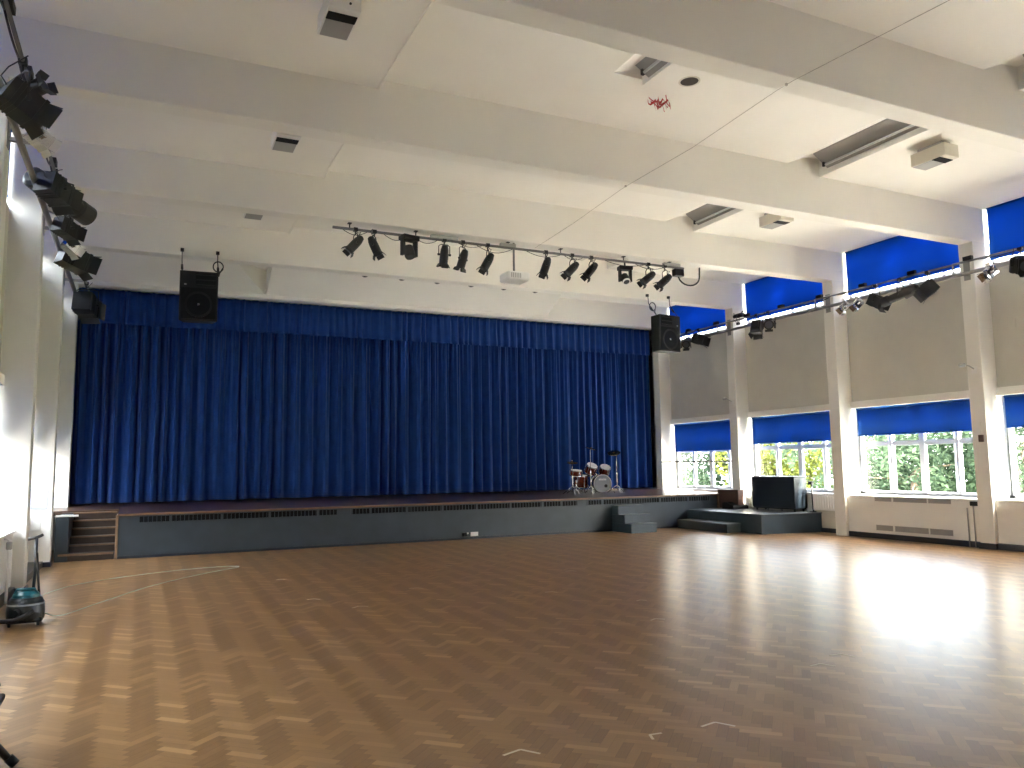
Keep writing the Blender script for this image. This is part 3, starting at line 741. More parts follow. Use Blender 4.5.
# projector
t = thing('projector', 'white projector hanging on a pole below the front lighting bar', 'projector', (6.02, 12.5, 5.56))
obj('drop_pole', MB().tube([(6.02, 12.5, 5.10), (6.02, 12.5, 5.66)], .020, 10), 'greybar', t)
obj('ceiling_plate', MB().lathe((6.02, 12.5, 5.095), (0, 0, 1), [(0, .07), (.02, .07), (.03, .03)], 16), 'greybar', t)
obj('projector_body', MB().box(5.80, 6.24, 12.28, 12.68, 4.93, 5.09), 'white', t, bevel=.035)
obj('lens_barrel', MB().lathe((5.93, 12.68, 5.01), (0, 1, 0), [(0, .06), (.05, .06), (.05, .05)], 20), 'blackp', t)
g = MB()
for k in range(6): g.box(5.86 + .035 * k, 5.875 + .035 * k, 12.272, 12.285, 4.965, 5.05)
obj('vent_slots', g, 'pvc', t)
obj('mount_arm', MB().box(5.90, 6.14, 12.42, 12.56, 5.085, 5.105), 'pvc', t)

# side bars: two pipes as a ladder on brackets from the columns
def side_bar(xw, xh, y0, y1, label, XI, s):
    t = thing('lighting_bar', label, 'lighting bar', (xw, (y0 + y1) / 2, 5.05))
    obj('wall_pipe', MB().tube([(xw, y0, 5.05), (xw, y1, 5.05)], .036, 12), 'steel', t)
    obj('outer_pipe', MB().tube([(xh, y0, 5.20), (xh, y1, 5.20)], .018, 12), 'greybar', t)
    for y in PY:
        if y0 < y + .14 < y1:
            yy = y + .14
            obj('bracket', MB().box(XI - s * .01, xh, yy - .025, yy + .025, 5.03, 5.07).tube([(xh, yy, 5.05), (xh, yy, 5.2)], .018).tube([(XI, yy, 5.32), (xh, yy, 5.21)], .014).box(XI, XI - s * .012, yy - .06, yy + .06, 4.95, 5.36), 'steel', t)
    r = random.Random(5 if s > 0 else 6)
    y = y0
    while y < y1 - 1.2:
        b = y + r.uniform(.5, 1.1); sg = r.uniform(.02, .06)
        ld = MB().tube([(xh + s * .03, y + (b - y) * k / 6, 5.215 - sg * math.sin(PI * k / 6)) for k in range(7)], .010, 5); y = b
        obj('looped_lead', ld, 'black', t)
    for yy in [y0 + .9 + 1.15 * k for k in range(int((y1 - y0 - 1) / 1.15))]:
        obj('socket_box', MB().box(xh - .035, xh + .035, yy, yy + .16, 5.22, 5.29), 'blackp', t)
side_bar(13.72, 13.47, 4.5, 18.7, 'long two-pipe steel lighting bar along the right wall under the high blinds', XR, 1)
side_bar(-1.255, -1.055, 5.9, 17.8, 'two-pipe steel lighting bar along the left wall', XL, -1)
G2 = 'lanterns on the right wall bar'
HX = 13.47
lantern('par', (HX, 17.05, 5.20), .25, (-.62, -.55, -.45), 'farthest dark lantern on the right wall bar, beside the hanging loudspeaker', G2, 1.0)
lantern('fresnel', (HX, 16.55, 5.20), .27, (.55, -.75, -.30), 'dark lantern second from the far end of the right wall bar', G2, .95)
lantern('fresnel', (HX, 14.35, 5.20), .31, (-.35, -.2, -.85), 'left of the close pair of dark lanterns over the second window bay', G2, .9)
lantern('par', (HX, 13.95, 5.20), .29, (-.70, -.70, -.25), 'right of the close pair of dark lanterns over the second window bay', G2, 1.05)
lantern('par', (HX, 15.0, 5.10), 0, (.3, -.8, .1), 'small dark lantern standing on top of the right wall bar', G2, .55, side=(0, 0, .20))
lantern('fresnel', (HX, 11.72, 5.05), .16, (-.6, .2, -.6), 'shiny clamp made up as a small lantern at the second column, left of its twin', G2, .55, m='chrome')  # bare silver clamp, given a made-up lantern body
lantern('fresnel', (HX, 11.38, 5.05), .16, (-.6, .2, -.6), 'shiny clamp made up as a small lantern at the second column, right of its twin', G2, .55, m='chrome')  # second bare clamp, lantern body made up as well
lantern('fresnel', (HX, 10.92, 5.18), .33, (.1, -.75, -.45), 'short black lantern hung left of the long black spotlight', G2, .85)
lantern('profile', (HX, 10.35, 5.18), .31, (-.25, .92, -.25), 'long black spotlight hung below the bar in the third window bay', G2, 1.15)
lantern('fresnel', (HX, 9.75, 5.18), .32, (-.55, .60, -.62), 'square black lantern pointing down on the right wall bar before the near column', G2, .88)
lantern('fresnel', (HX, 8.55, 5.05), .15, (-.65, .2, -.55), 'shiny clamp made up as a small lantern by the near column on the right wall bar', G2, .6, m='chrome')  # another bare clamp with a made-up lantern body
lantern('fresnel', (HX, 8.0, 5.18), .28, (-.5, -.7, -.3), 'black lantern cut off by the right photo edge', G2, 1.0)
G3 = 'lanterns on the left wall bar'
HL = -1.055
lantern('fresnel', (HL, 7.70, 5.20), .38, (.72, .40, -.42), 'big black lantern with flared barn doors, uppermost big one on the left bar', G3, .92)
lantern('par', (HL, 8.1, 5.20), .10, (.5, -.3, .25), 'small black lantern above the uppermost barn-door lantern on the left bar', G3, .7)
lantern('profile', (HL, 11.1, 5.20), .10, (.60, .75, -.22), 'long black spotlight slanting across the middle of the left bar', G3, 1.55)
lantern('fresnel', (HL, 10.5, 5.20), .22, (.45, .70, -.25), 'black lantern tucked above the long slanted spotlight on the left bar', G3, 1.0)
lantern('fresnel', (HL, 12.1, 5.20), .24, (.60, .65, -.25), 'black lantern hidden below the long slanted spotlight on the left bar', G3, .8)
lantern('fresnel', (HL, 13.6, 5.20), .30, (.80, .45, -.30), 'black barn-door lantern lower down on the left bar above the curtain', G3, 1.15)
lantern('fresnel', (HL, 16.7, 5.20), .42, (.25, .9, -.20), 'farthest black lantern on the left bar, in front of the blue pelmet', G3, 1.35)
lantern('fresnel', (HL, 9.0, 5.12), .10, (.6, .4, -.4), 'shiny small lantern between the two big black ones on the left bar', G3, .6, m='chrome')
lantern('fresnel', (HL, 13.0, 5.10), .16, (.6, .5, -.5), 'shiny small lantern under the long slanted spotlight on the left bar', G3, .6, m='chrome')

# ------------------------------------------------------------------ hanging loudspeakers
def hung_speaker(x, w, z0, z1, yaw, hooks, label, tilt=.1):
    t = thing('loudspeaker', label, 'loudspeaker', (x, 15.2, z1), 'loudspeakers hung from the stage beam')
    yc = 15.22; c = Vector((x, yc, (z0 + z1) / 2))
    f = Vector((math.sin(yaw), -math.cos(yaw), -tilt)).normalized()
    t_, u, wv = frame_from(f)
    H = (z1 - z0) / 2
    # tapered cabinet
    hw = w / 2
    P = []
    for d, k in ((.17, 1.0), (-.20, .78)):
        for sx, sz in ((-1, -1), (1, -1), (1, 1), (-1, 1)):
            P.append(c + t_ * d + u * hw * k * sx + wv * H * sz)
    mb = MB().add(P, [(0, 1, 2, 3), (7, 6, 5, 4), (0, 4, 5, 1), (1, 5, 6, 2), (2, 6, 7, 3), (3, 7, 4, 0)])
    obj('cabinet', mb, 'blackp', t, bevel=.012)
    fc = c + t_ * .172
    obj('front_grille', MB().obox(fc - wv * H * .30, (u, wv, t_), (hw * .90, H * .62, .006)), 'grille', t)
    wf = obj('woofer', MB().lathe(fc - wv * H * .34 + t_ * .004, t_, [(0, hw * .72), (.012, hw * .72), (.004, hw * .62), (-.03, hw * .2), (-.015, .02)], 28), 'blackp', t)
    obj('dust_cap', MB().lathe(fc - wv * H * .34, t_, [(0, .03), (.012, .022), (.016, .006)], 12), 'chrome', wf)
    hn = MB().obox(fc + wv * H * .66 - u * hw * .35 * (1 if x < 5 else -1), (u, wv, t_), (hw * .52, H * .26, .008))
    ho = obj('horn', hn, 'grille', t)
    for q in (-1, 0, 1): obj('horn_fin', MB().obox(fc + wv * H * (.66 + .2 * q) - u * hw * .35 * (1 if x < 5 else -1) + t_ * .012, (u, wv, t_), (hw * .50, H * .02, .006)), 'blackp', ho)
    obj('badge', MB().obox(fc + wv * H * .45 + u * hw * .7 * (1 if x < 5 else -1), (u, wv, t_), (.02, .012, .004)), 'pvc', t)
    for hx in hooks:
        ch = MB(); zt = 5.76; zb = c.z + H - .02
        ch.tube([(hx, 15.60, zt), (hx, 15.58, 5.55), (hx, yc + .02, zb)], .010, 6)
        ch.box(hx - .03, hx + .03, 15.60, 15.655, zt - .03, zt + .03)
        ch.tube([(hx, 15.63, zt), (hx, 15.59, zt - .02)], .018)
        obj('suspension_chain', ch, 'black', t)
        obj('turnbuckle', MB().tube([(hx, 15.5, 5.42 + .02), (hx, 15.42, 5.34)], .022, 8), 'black', t)
    hx = hooks[1] if x < 5 else hooks[0]
    obj('cable_coil', MB().tube([(hx + .09 * math.cos(a), 15.42, 5.44 + .10 * math.sin(a)) for a in [2 * PI * k / 18 for k in range(19)]] + [(hx + .02, 15.36, 5.30), (hx, 15.25, z1 - .02)], .012, 6), 'black', t)
hung_speaker(.86, .66, 4.33, 5.24, -.06, (.57, 1.20), 'black loudspeaker hung on chains at the left of the stage opening', .06)
hung_speaker(11.37, .70, 4.30, 5.18, .16, (11.17, 11.81), 'black loudspeaker hung on chains at the right of the stage opening', .02)

# ------------------------------------------------------------------ drum kit on stage
DG = 'drum kit pieces on the stage'
def sz(y): return RAKE(y) + .001
KX, KY = 11.48, 18.15; kz = sz(KY)
kd = Vector((-.30, -.95, 0)).normalized()
t = thing('kick_drum', 'bass drum with silver front head and dark port, lowest drum of the kit', 'drum', (KX, KY, kz), DG)
c = Vector((KX, KY, kz + .29))
sh_ = obj('shell', MB().lathe(c, kd, [(-.22, .255), (.21, .255)], 36), 'woodred', t)
for d in (-.23, .2): obj('hoop', MB().lathe(c, kd, [(d, .262), (d, .276), (d + .035, .276), (d + .035, .255)], 36, False, False), 'chrome', sh_)
fh = obj('front_head', MB().lathe(c, kd, [(.205, .258), (.214, .258)], 36), 'kickhead', t)
u_ = kd.cross(Vector((0, 0, 1))).normalized()
obj('port_hole', MB().lathe(c + kd * .212 + u_ * (-.10 if (u_.x < 0) else .10) - Vector((0, 0, .07)), kd, [(0, .05), (.006, .05)], 20), 'black', fh)
# lettering band on the head: a row of pale block letters too small to read
lt = MB()
for k in range(5):
    cc = c + kd * .216 + u_ * (.045 * (k - 2)) + Vector((0, 0, .125)); h = .026
    lt.obox(cc - u_ * .012, (u_, kd, Vector((0, 0, 1))), (.005, .002, h)); lt.obox(cc + u_ * .012, (u_, kd, Vector((0, 0, 1))), (.005, .002, h)); lt.obox(cc + Vector((0, 0, h * (.8 if k % 2 else 0))), (u_, kd, Vector((0, 0, 1))), (.014, .002, .005))
obj('head_lettering', lt, 'white', fh)
for sgn in (-1, 1): obj('spur', MB().tube([c + u_ * sgn * .25 + kd * .12 - Vector((0, 0, .02)), (c + u_ * sgn * .36 + kd * .25) - Vector((0, 0, .285))], .011), 'chrome', t)
lg = MB()
for k in range(8):
    a = 2 * PI * k / 8 + .3; p = c + (u_ * math.cos(a) + Vector((0, 0, 1)) * math.sin(a)) * .275
    lg.tube([p - kd * .2, p + kd * .2], .007, 6)
obj('tension_rods', lg, 'chrome', sh_)
def drum(name, x, y, z, r, h, ax, label, legs=0, post=None):
    t = thing(name, label, 'drum', (x, y, sz(y)), DG); c = Vector((x, y, z)); ax = Vector(ax).normalized()
    sh_ = obj('shell', MB().lathe(c, ax, [(-h / 2, r), (h / 2, r)], 28), 'woodred', t)
    for d in (-h / 2 - .005, h / 2 - .02): obj('hoop', MB().lathe(c, ax, [(d, r), (d, r + .014), (d + .025, r + .014), (d + .025, r)], 28, False, False), 'chrome', sh_)
    obj('drum_head', MB().lathe(c, ax, [(h / 2, r * .98), (h / 2 + .006, r * .97)], 28), 'drumhead', t)
    lg = MB(); uu = ax.cross(Vector((1, 0, .1))).normalized(); ww = ax.cross(uu)
    for k in range(6):
        p = c + (uu * math.cos(k * PI / 3) + ww * math.sin(k * PI / 3)) * (r + .012); lg.tube([p - ax * h * .45, p + ax * h * .45], .007, 6)
    obj('lugs', lg, 'chrome', sh_)
    for k in range(legs):
        a = 2 * PI * k / max(legs, 1) + .5; p = c + Vector((math.cos(a), math.sin(a), 0)) * (r + .015)
        obj('leg', MB().tube([p + Vector((0, 0, .05)), p - Vector((0, 0, h * .4)), Vector((p.x + .02 * math.cos(a), p.y + .02 * math.sin(a), sz(y)))], .010), 'chrome', t)
    if post: obj('tom_post', MB().tube([c - ax * .02 + Vector(post[0]), Vector(post[1])], .013), 'chrome', t)
    return t
drum('rack_tom', 11.18, 18.16, 1.60, .165, .25, (.05, -.55, .8), 'left rack tom with a pale head above the bass drum', post=((.1, .05, -.05), (11.42, 18.15, 1.38)))
drum('rack_tom', 11.66, 18.22, 1.56, .155, .22, (-.1, -.55, .8), 'right rack tom above the bass drum', post=((-.1, .05, -.05), (11.52, 18.17, 1.38)))
drum('floor_tom', 11.02, 18.45, 1.22, .20, .36, (0, -.1, 1), 'dark red floor tom left of the bass drum', 3)
drum('snare_drum', 10.70, 18.15, 1.48, .17, .17, (0, -.15, 1), 'orange red snare drum on a stand left of the tall cymbal stand')
def tripod(x, y, h, label, name, cym=None, r=.2, tilt=(0, -.2, 1), boom=None, spread=.26):
    t = thing(name, label, 'stand', (x, y, sz(y)), DG); b = sz(y)
    obj('pole', MB().tube([(x, y, b + .10), (x, y, b + h * .5)], .014).tube([(x, y, b + h * .5), (x, y, b + h)], .010).lathe((x, y, b + h * .48), (0, 0, 1), [(0, .02), (.05, .02)], 10), 'chrome', t)
    for k in range(3):
        a = 2 * PI * k / 3 + .25; e = (x + spread * math.cos(a), y + spread * math.sin(a), b + .010)
        obj('leg', MB().tube([(x, y, b + .24), e], .011).tube([(x, y, b + .08), ((x + e[0]) / 2, (y + e[1]) / 2, b + .12)], .007).lathe((e[0], e[1], b), (0, 0, 1), [(0, .016), (.025, .016)], 8), 'chrome', t)
    if boom: obj('boom_arm', MB().tube([(x, y, b + h), boom], .010), 'chrome', t)
    if cym:
        for zc in cym:
            c = Vector((x, y, b + zc)) if not boom else Vector(boom)
            obj('cymbal', MB().lathe(c, tilt, [(-.006, r), (.004, r * .98), (.014, r * .45), (.018, r * .25), (.035, r * .1)], 28), 'cymbal', t)
    return t
tripod(10.46, 17.95, 1.02, 'hi-hat stand with dark cymbals at the left end of the drum kit', 'cymbal_stand', (.92, .955), .17, (0, -.12, 1), spread=.30)
tripod(10.70, 18.16, .48, 'short snare stand under the orange red drum', 'drum_stand', spread=.30)
tripod(11.02, 17.92, 1.30, 'tall chrome stand in front of the floor tom with a high crossarm', 'cymbal_stand', (1.32,), .19, (.2, -.25, 1), boom=(11.16, 18.1, sz(18) + 1.36), spread=.2)
tripod(11.98, 18.1, 1.18, 'chrome cymbal stand at the right end of the drum kit', 'cymbal_stand', (1.22,), .20, (-.3, -.35, 1), boom=(11.86, 18.05, sz(18) + 1.22), spread=.30)
# stool behind
t = thing('drum_stool', 'black round drum stool behind the bass drum', 'stool', (11.4, 18.75, sz(18.75)), DG)
obj('seat', MB().lathe((11.4, 18.75, 1.35), (0, 0, 1), [(0, .12), (.02, .16), (.06, .165), (.08, .15)], 24), 'blackp', t)
obj('post', MB().tube([(11.4, 18.75, 1.0), (11.4, 18.75, 1.36)], .016), 'chrome', t)
for k in range(3): obj('leg', MB().tube([(11.4, 18.75, 1.12), (11.4 + .22 * math.cos(k * 2.09), 18.75 + .22 * math.sin(k * 2.09), sz(18.75) + .006)], .011), 'chrome', t)

for o in list(col.objects):
    if not o.parent and o.get('group') == DG:
        o.scale = (.9, .9, .88); o.location.x = 11.02 + (o.location.x - 11.30) * .97; o.location.y -= .1; o.location.z = sz(o.location.y)
# ------------------------------------------------------------------ vacuum cleaner, lead, notice, chair
VX, VY = -1.06, 9.9
t = thing('vacuum_cleaner', 'black and teal cylinder vacuum cleaner on the floor by the left wall', 'vacuum cleaner', (VX, VY, 0))
obj('tub', MB().lathe((VX, VY, .045), (0, 0, 1), [(0, .155), (.02, .175), (.10, .180), (.19, .172), (.205, .16)], 36), 'vacbody', t)
obj('base_skirt', MB().box(VX - .17, VX + .17, VY - .14, VY + .16, .03, .09), 'vacbody', t, bevel=.03)
obj('front_label', MB().lathe((VX, VY, .205), (0, 0, 1), [(.008, .1755), (.026, .173)], 36, False, False), 'vacgrey', t)
obj('motor_head', MB().lathe((VX, VY, .24), (0, 0, 1), [(0, .165), (.03, .155), (.05, .14)], 36), 'vacbody', t)
obj('teal_cap', MB().lathe((VX, VY, .29), (0, 0, 1), [(0, .13), (.03, .125), (.06, .095), (.072, .06)], 32), 'teal', t)
obj('carry_handle', MB().tube([(VX - .10, VY - .03, .33), (VX - .08, VY - .05, .375), (VX + .08, VY - .05, .375), (VX + .10, VY - .03, .33)], .014), 'teal', t)
for (dx, dy) in ((-.13, -.11), (.13, -.11), (-.13, .12), (.13, .12)):
    obj('castor', MB().lathe((VX + dx - .012, VY + dy, .026), (1, 0, 0), [(0, .022), (.004, .026), (.02, .026), (.024, .022)], 14), 'black', t)
obj('hose_inlet', MB().lathe((VX - .06, VY - .16, .15), (-.3, -1, 0), [(0, .04), (.06, .035)], 16), 'vacbody', t)
hp = [(VX + .09, VY - .195, .17), (VX + .02, VY - .22, .12), (VX - .08, VY - .24, .085), (VX - .20, VY - .24, .085), (VX - .32, VY - .18, .14), (VX - .42, VY - .1, .22)]
obj('hose', MB().tube(hp, .024, 12), 'black', t)
obj('wand', MB().tube([(VX + .02, VY + .26, .02), (VX + .045, VY + .27, .55), (VX + .04, VY + .28, .885)], .016).tube([(VX + .115, VY + .27, .02), (VX + .075, VY + .27, .45), (VX + .05, VY + .28, .72)], .013), 'black', t)
obj('wand_grip', MB().tube([(VX - .04, VY + .27, .875), (VX + .03, VY + .28, .885), (VX + .07, VY + .29, .90), (VX + .10, VY + .30, .915)], .016), 'black', t)
lead = [(VX + .17, VY + .05, .10), (-.75, 10.2, .02), (-.41, 11.0, .008), (.17, 12.2, .008), (.9, 13.2, .008), (1.45, 13.75, .008), (1.50, 13.95, .008), (1.2, 14.03, .008), (.7, 13.95, .008), (.2, 13.72, .008), (-.3, 13.4, .008), (-.8, 12.9, .008), (-1.05, 12.3, .008), (-1.2, 11.7, .01)]
def smooth_path(p, n=5):
    p = [Vector(q) for q in p]; out = []
    for i in range(len(p) - 1):
        a, b, c, d = p[max(i - 1, 0)], p[i], p[i + 1], p[min(i + 2, len(p) - 1)]
        for k in range(n):
            s = k / n; out.append(.5 * ((2 * b) + (c - a) * s + (2 * a - 5 * b + 4 * c - d) * s * s + (3 * b - a - 3 * c + d) * s ** 3))
    return out + [p[-1]]
tag(obj('power_cord', MB().tube(smooth_path(lead), .0055, 6), 'cable', loc=(0, 12, 0)), 'pale green power cord looped across the parquet near the stage stairs', 'cord')
t = thing('notice', 'pale lilac paper notice pinned to the left column beside the stage', 'notice', (-1.56, 15.64, 1.16))
obj('sheet', MB().box(-1.68, -1.43, 15.639, 15.645, .98, 1.33), 'paper', t)
lt = MB()
for k in range(3): lt.box(-1.66, -1.5 + .02 * k, 15.6375, 15.6392, 1.27 - .05 * k, 1.28 - .05 * k)
lt.box(-1.5, -1.46, 15.6375, 15.6392, 1.12, 1.128)
obj('faint_print', lt, 'pvc', t)
tag(obj('wall_plate', MB().box(-1.66, -1.52, 15.638, 15.65, .62, .80), 'white', loc=(-1.6, 15.64, .7), bevel=.005), 'small blank white plate below the lilac notice', 'wall plate')
# small fittings on the right columns
def sensor(y, z, label):
    t = thing('wall_sensor', label, 'sensor', (XR, y, z), 'white sensors on the right columns')
    obj('backplate', MB().box(XR - .02, XR, y - .1, y + .0, z - .16, z - .04), 'white', t, bevel=.004)
    obj('sensor_arm', MB().tube([(XR - .02, y - .05, z - .08), (XR - .10, y - .02, z - .03), (XR - .12, y + .10, z + .01)], .014), 'pvc', t)
    obj('sensor_head', MB().lathe((XR - .13, y + .03, z), (-.1, 1, .05), [(0, .025), (.02, .04), (.10, .04), (.12, .03)], 14), 'pvc', t)
sensor(9.28, 3.36, 'small grey sensor on a bracket on the near right column')
sensor(15.84, 3.28, 'small pale sensor on a bracket on the far right column')
t = thing('key_switch', 'small brown switch box on the near right column', 'switch', (XR, 9.2, 2.0))
obj('switch_box', MB().box(XR - .035, XR, 9.15, 9.24, 1.93, 2.06), 'brown', t, bevel=.006)
obj('conduit', MB().tube([(XR - .015, 9.195, 2.06), (XR - .015, 9.195, 2.30)], .010), 'wall', t)
t = thing('cable_outlet', 'black outlet with two thin pipes down the wall by the near column', 'outlet', (13.9, 9.45, .8))
obj('outlet_box', MB().box(13.91, 13.955, 9.40, 9.55, .76, .84), 'blackp', t, bevel=.005)
for y in (9.50, 9.62): obj('conduit', MB().tube([(13.93, y, 0), (13.93, y, .72 if y > 9.55 else .76)], .011), 'pvc', t)
tag(obj('access_panel', MB().box(WR - .008, WR + .01, 8.66, 8.95, 3.98, 4.16), 'panelwall', loc=(WR, 8.8, 4), bevel=.003), 'flush rectangular access panel high on the right wall at the photo edge', 'panel')

# folding chair partly in view at the bottom left corner
t = thing('black_chair', 'black tubular folding chair cut off by the lower left photo corner', 'chair', (-.95, 5.0, 0))
for dx, y in ((0, 5.22), (0, 4.78)):
    lg_ = obj('leg', MB().tube([(-.585, y, .018), (-.80, y, .30), (-1.12, y, .72)], .020, 10), 'black', t)
    obj('rubber_foot', MB().tube([(-.57, y, .010), (-.605, y, .05)], .026, 10), 'blackp', lg_)
    obj('leg', MB().tube([(-1.22, y - .03, .018), (-.98, y - .03, .30), (-.66, y - .03, .46)], .016, 10), 'black', t)
obj('seat', MB().box(-1.06, -.635, 4.74, 5.24, .36, .395), 'blackp', t, bevel=.012)
obj('backrest', MB().box(-1.22, -1.17, 4.76, 5.24, .62, .84), 'blackp', t, bevel=.015)
obj('back_frame', MB().tube([(-1.02, 4.78, .44), (-1.22, 4.78, .80)], .014).tube([(-1.02, 5.22, .44), (-1.22, 5.22, .80)], .014), 'black', t)

# tape marks on the parquet
marks = [((2.0, 4.16), .13, .3), ((3.28, 4.02), .13, .2), ((2.79, 4.02), .08, 1.2), ((4.95, 4.75), .12, .1), ((5.35, 4.9), .12, -.1), ((4.9, 6.9), .10, .5), ((2.35, 9.2), .12, .7), ((3.4, 10.2), .12, .2), ((4.8, 9.0), .1, .1), ((5.42, 7.92), .08, .4), ((2.0, 10.0), .1, .3), ((1.9, 12.0), .08, .6), ((6.0, 10.6), .1, .1), ((4.6, 12.2), .09, .2)]
desc = ['lower centre of the floor, nearest the camera', 'lower right of centre, small chevron', 'beside the nearest chevron, arrow shaped', 'left of two under the bright window reflection', 'right of two under the bright window reflection', 'left of the bright window reflection', 'in the middle of the floor, longest one', 'middle floor toward the stage', 'middle floor, under the projector', 'halfway up the floor right of centre', 'left of the longest middle mark', 'near the end of the looped power cord', 'far right of centre before the stage', 'close to the stage under its white socket']
for ((x, y), a, rot), d in zip(marks, desc):
    mb = MB()
    e1, e2 = Vector((math.cos(rot), math.sin(rot) * 1.0, 0)), Vector((math.cos(rot - 1.3), math.sin(rot - 1.3), 0))
    for e in (-e1, e2):
        e = e.normalized(); n_ = Vector((-e.y, e.x, 0))
        mb.obox(Vector((x, y, .0012)) + e * a * .5, (e, n_, Vector((0, 0, 1))), (a * .5, .0085, .0008))
    tag(obj('tape_mark', mb, 'tape', loc=(x, y, 0)), 'pale angled tape mark on parquet, ' + d, 'tape', 'floor tape marks')

# ------------------------------------------------------------------ outside
struct('added_bounce_ground', MB().box(WR + .2, 19.0, YB, 34, -.52, -.25), 'bounce_paving')  # unseen pale ground, added to bounce sunlight up to the ceiling
struct('added_dark_ground', MB().box(-14, WL - .2, YB, 24, -.52, -.25), 'low_bounce_ground')  # unseen ground, kept dark to cut bounce light onto the left columns
struct('added_sky_screen', MB().box(-9.6, -9.3, YB, 30, -.5, 4.6), 'screenbrick')  # unseen wall, added to block low sky light from the left columns
struct('ground', MB().box(-30, 60, -30, 60, -.60, -.5), 'grass')
def tree(x, y, crown, leaf, label, n=5200, base=-.3, trunk=1.2, seed=0, name='tree'):
    """crown = (rx, ry, rz, zc)"""
    r = random.Random(seed)
    t = thing(name, label, 'tree', (x, y, -.5), 'trees outside the windows')
    rx, ry, rz, zc = crown
    tk = MB().tube([(x, y, -.5), (x + .05, y, trunk), (x, y + .08, zc)], [.16, .12, .06], 8)
    for k in range(5):
        a = k * 1.3; tk.tube([(x, y, trunk * .7 + .12 * k), (x + rx * .5 * math.cos(a), y + ry * .5 * math.sin(a), zc + .2 * k - .3)], [.06, .02], 6)
    obj('trunk', tk, 'bark', t)
    P = []; F = []
    cl = [Vector((r.gauss(0, .5) * rx, r.gauss(0, .5) * ry, r.uniform(-.85, .8) * rz)) for _ in range(46)]
    for k in range(n):
        q = r.choice(cl); v = Vector((r.gauss(0, 1), r.gauss(0, 1), r.gauss(0, 1))); v = v.normalized() * r.uniform(.5, 1) * .34 * min(rx, rz) 
        p = Vector((x, y, zc)) + q + v
        if p.z < base: continue
        a = Vector((r.gauss(0, 1), r.gauss(0, 1), r.gauss(0, .6))).normalized(); b = a.cross(Vector((r.gauss(0, 1), r.gauss(0, 1), r.gauss(0, 1)))).normalized()
        s = r.uniform(.06, .13); o = len(P)
        P += [p - a * s, p + b * s * .5, p + a * s, p - b * s * .5]; F.append((o, o + 1, o + 2, o + 3))
    obj('foliage', MB().add(P, F), leaf, t)
T = [
 (21.5, 16.5, (2.4, 2.6, 1.7, 1.0), 'leaf_mid', 'mid green leafy tree outside the third window, left part'),
 (22.0, 13.4, (2.2, 2.4, 2.6, 2.3), 'leaf_mid', 'mid green bush outside the window at the right photo edge'),
 (23.5, 19.2, (2.4, 2.4, 1.7, 1.0), 'leaf_mid', 'mid green leafy tree outside the third window, seen beyond the others'),
 (20.6, 21.3, (1.7, 1.5, 2.2, 1.9), 'leaf_yellow', 'bright yellow green tree outside the second window behind the black cabinet'),
 (21.5, 24.6, (2.0, 2.0, 2.4, 2.0), 'leaf_mid', 'green tree outside the second window left of the yellow green one'),
 (20.5, 27.5, (2.2, 2.6, 2.7, 2.2), 'leaf_blue', 'pale grey green tree outside the far window beside the stage'),
 (22.0, 31.5, (2.8, 2.8, 3.0, 2.4), 'leaf_blue', 'pale grey green tree farthest away outside the far window'),
 (27.0, 26.0, (3.2, 4.0, 2.6, 1.6), 'leaf_blue', 'distant grey green tree behind the yellow green one'),
 (28.0, 20.0, (3.0, 4.0, 2.0, 1.0), 'leaf_mid', 'distant green tree beyond the third window'),
]
for k, (x, y, cr, lf, lb) in enumerate(T): tree(x, y, cr, lf, lb, seed=20 + k, n=7000)

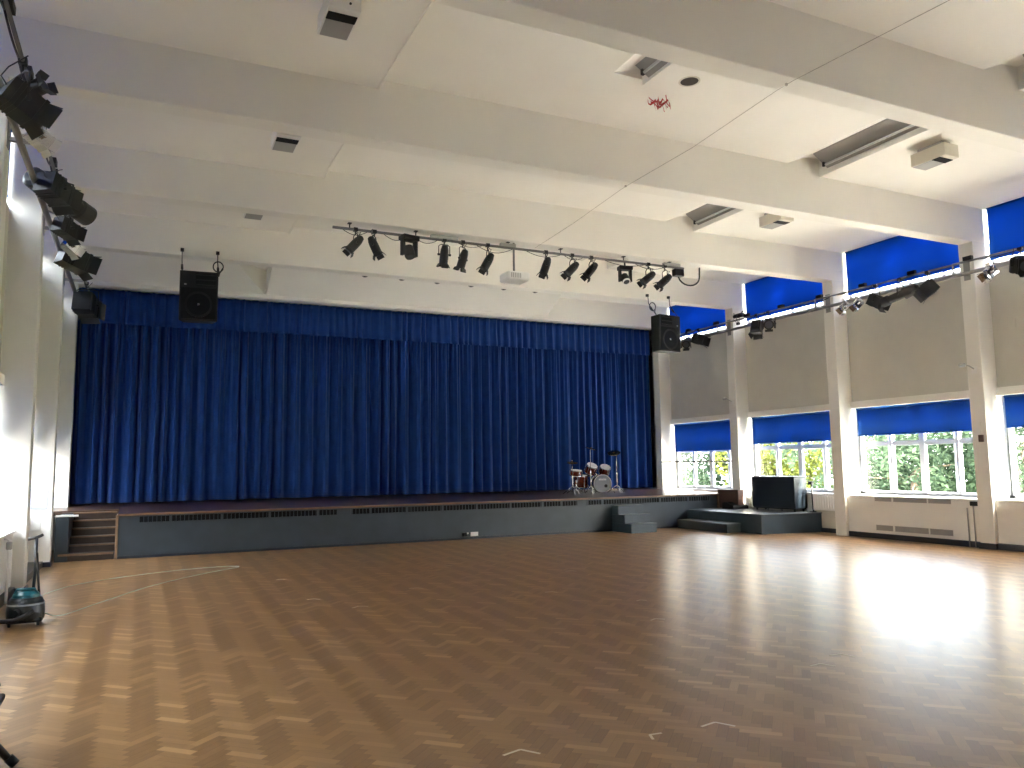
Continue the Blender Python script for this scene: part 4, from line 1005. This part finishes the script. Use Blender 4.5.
# ------------------------------------------------------------------ light
w = bpy.data.worlds.new('World'); scn.world = w; w.use_nodes = True
nt = w.node_tree; bg = nt.nodes['Background']
sky = nt.nodes.new('ShaderNodeTexSky'); sky.sky_type = 'NISHITA'; sky.sun_disc = False
sky.sun_elevation = math.radians(48); sky.sun_rotation = math.radians(150); sky.air_density = 1.2; sky.dust_density = 4.0; sky.ozone_density = 1.0
mixw = nt.nodes.new('ShaderNodeMix'); mixw.data_type = 'RGBA'; mixw.inputs[0].default_value = .75
skm = nt.nodes.new('ShaderNodeVectorMath'); skm.operation = 'SCALE'; skm.inputs['Scale'].default_value = .30
nt.links.new(sky.outputs[0], skm.inputs[0]); nt.links.new(skm.outputs[0], mixw.inputs[6]); mixw.inputs[7].default_value = (.955, .975, 1.0, 1)   # bright overcast veil over the blue
nt.links.new(mixw.outputs[2], bg.inputs['Color'])
bg.inputs['Strength'].default_value = 4.5
sun = bpy.data.lights.new('sun', 'SUN'); sun.energy = 30.0; sun.angle = math.radians(3); sun.color = (1, .95, .85)
so = bpy.data.objects.new('sun', sun); col.objects.link(so)
sd = Vector((-.22, .50, -.84)).normalized()
so.rotation_euler = sd.to_track_quat('-Z', 'Y').to_euler()

# ------------------------------------------------------------------ camera
F = 778.13; yaw, pitch, roll = math.radians(25.4476), math.radians(6.0527), math.radians(-.7861)
cy, sy_, cp, sp_ = math.cos(yaw), math.sin(yaw), math.cos(pitch), math.sin(pitch)
f = Vector((sy_ * cp, cy * cp, sp_)); r = Vector((cy, -sy_, 0)); u = r.cross(f)
r2 = r * math.cos(roll) + u * math.sin(roll); u2 = u * math.cos(roll) - r * math.sin(roll)
cam = bpy.data.cameras.new('camera'); cam.sensor_width = 36; cam.lens = F / 1024 * 36; cam.clip_start = .05; cam.clip_end = 300
co = bpy.data.objects.new('camera', cam); col.objects.link(co)
co.matrix_world = Matrix(((r2.x, u2.x, -f.x, 0), (r2.y, u2.y, -f.y, 0), (r2.z, u2.z, -f.z, 1.6), (0, 0, 0, 1)))
scn.camera = co
vs = scn.view_settings
vs.view_transform = 'Standard'; vs.look = 'None'; vs.gamma = 1.0; vs.use_curve_mapping = False; vs.exposure = 2.45
scn.cycles.max_bounces = 16; scn.cycles.diffuse_bounces = 8; scn.cycles.transparent_max_bounces = 16
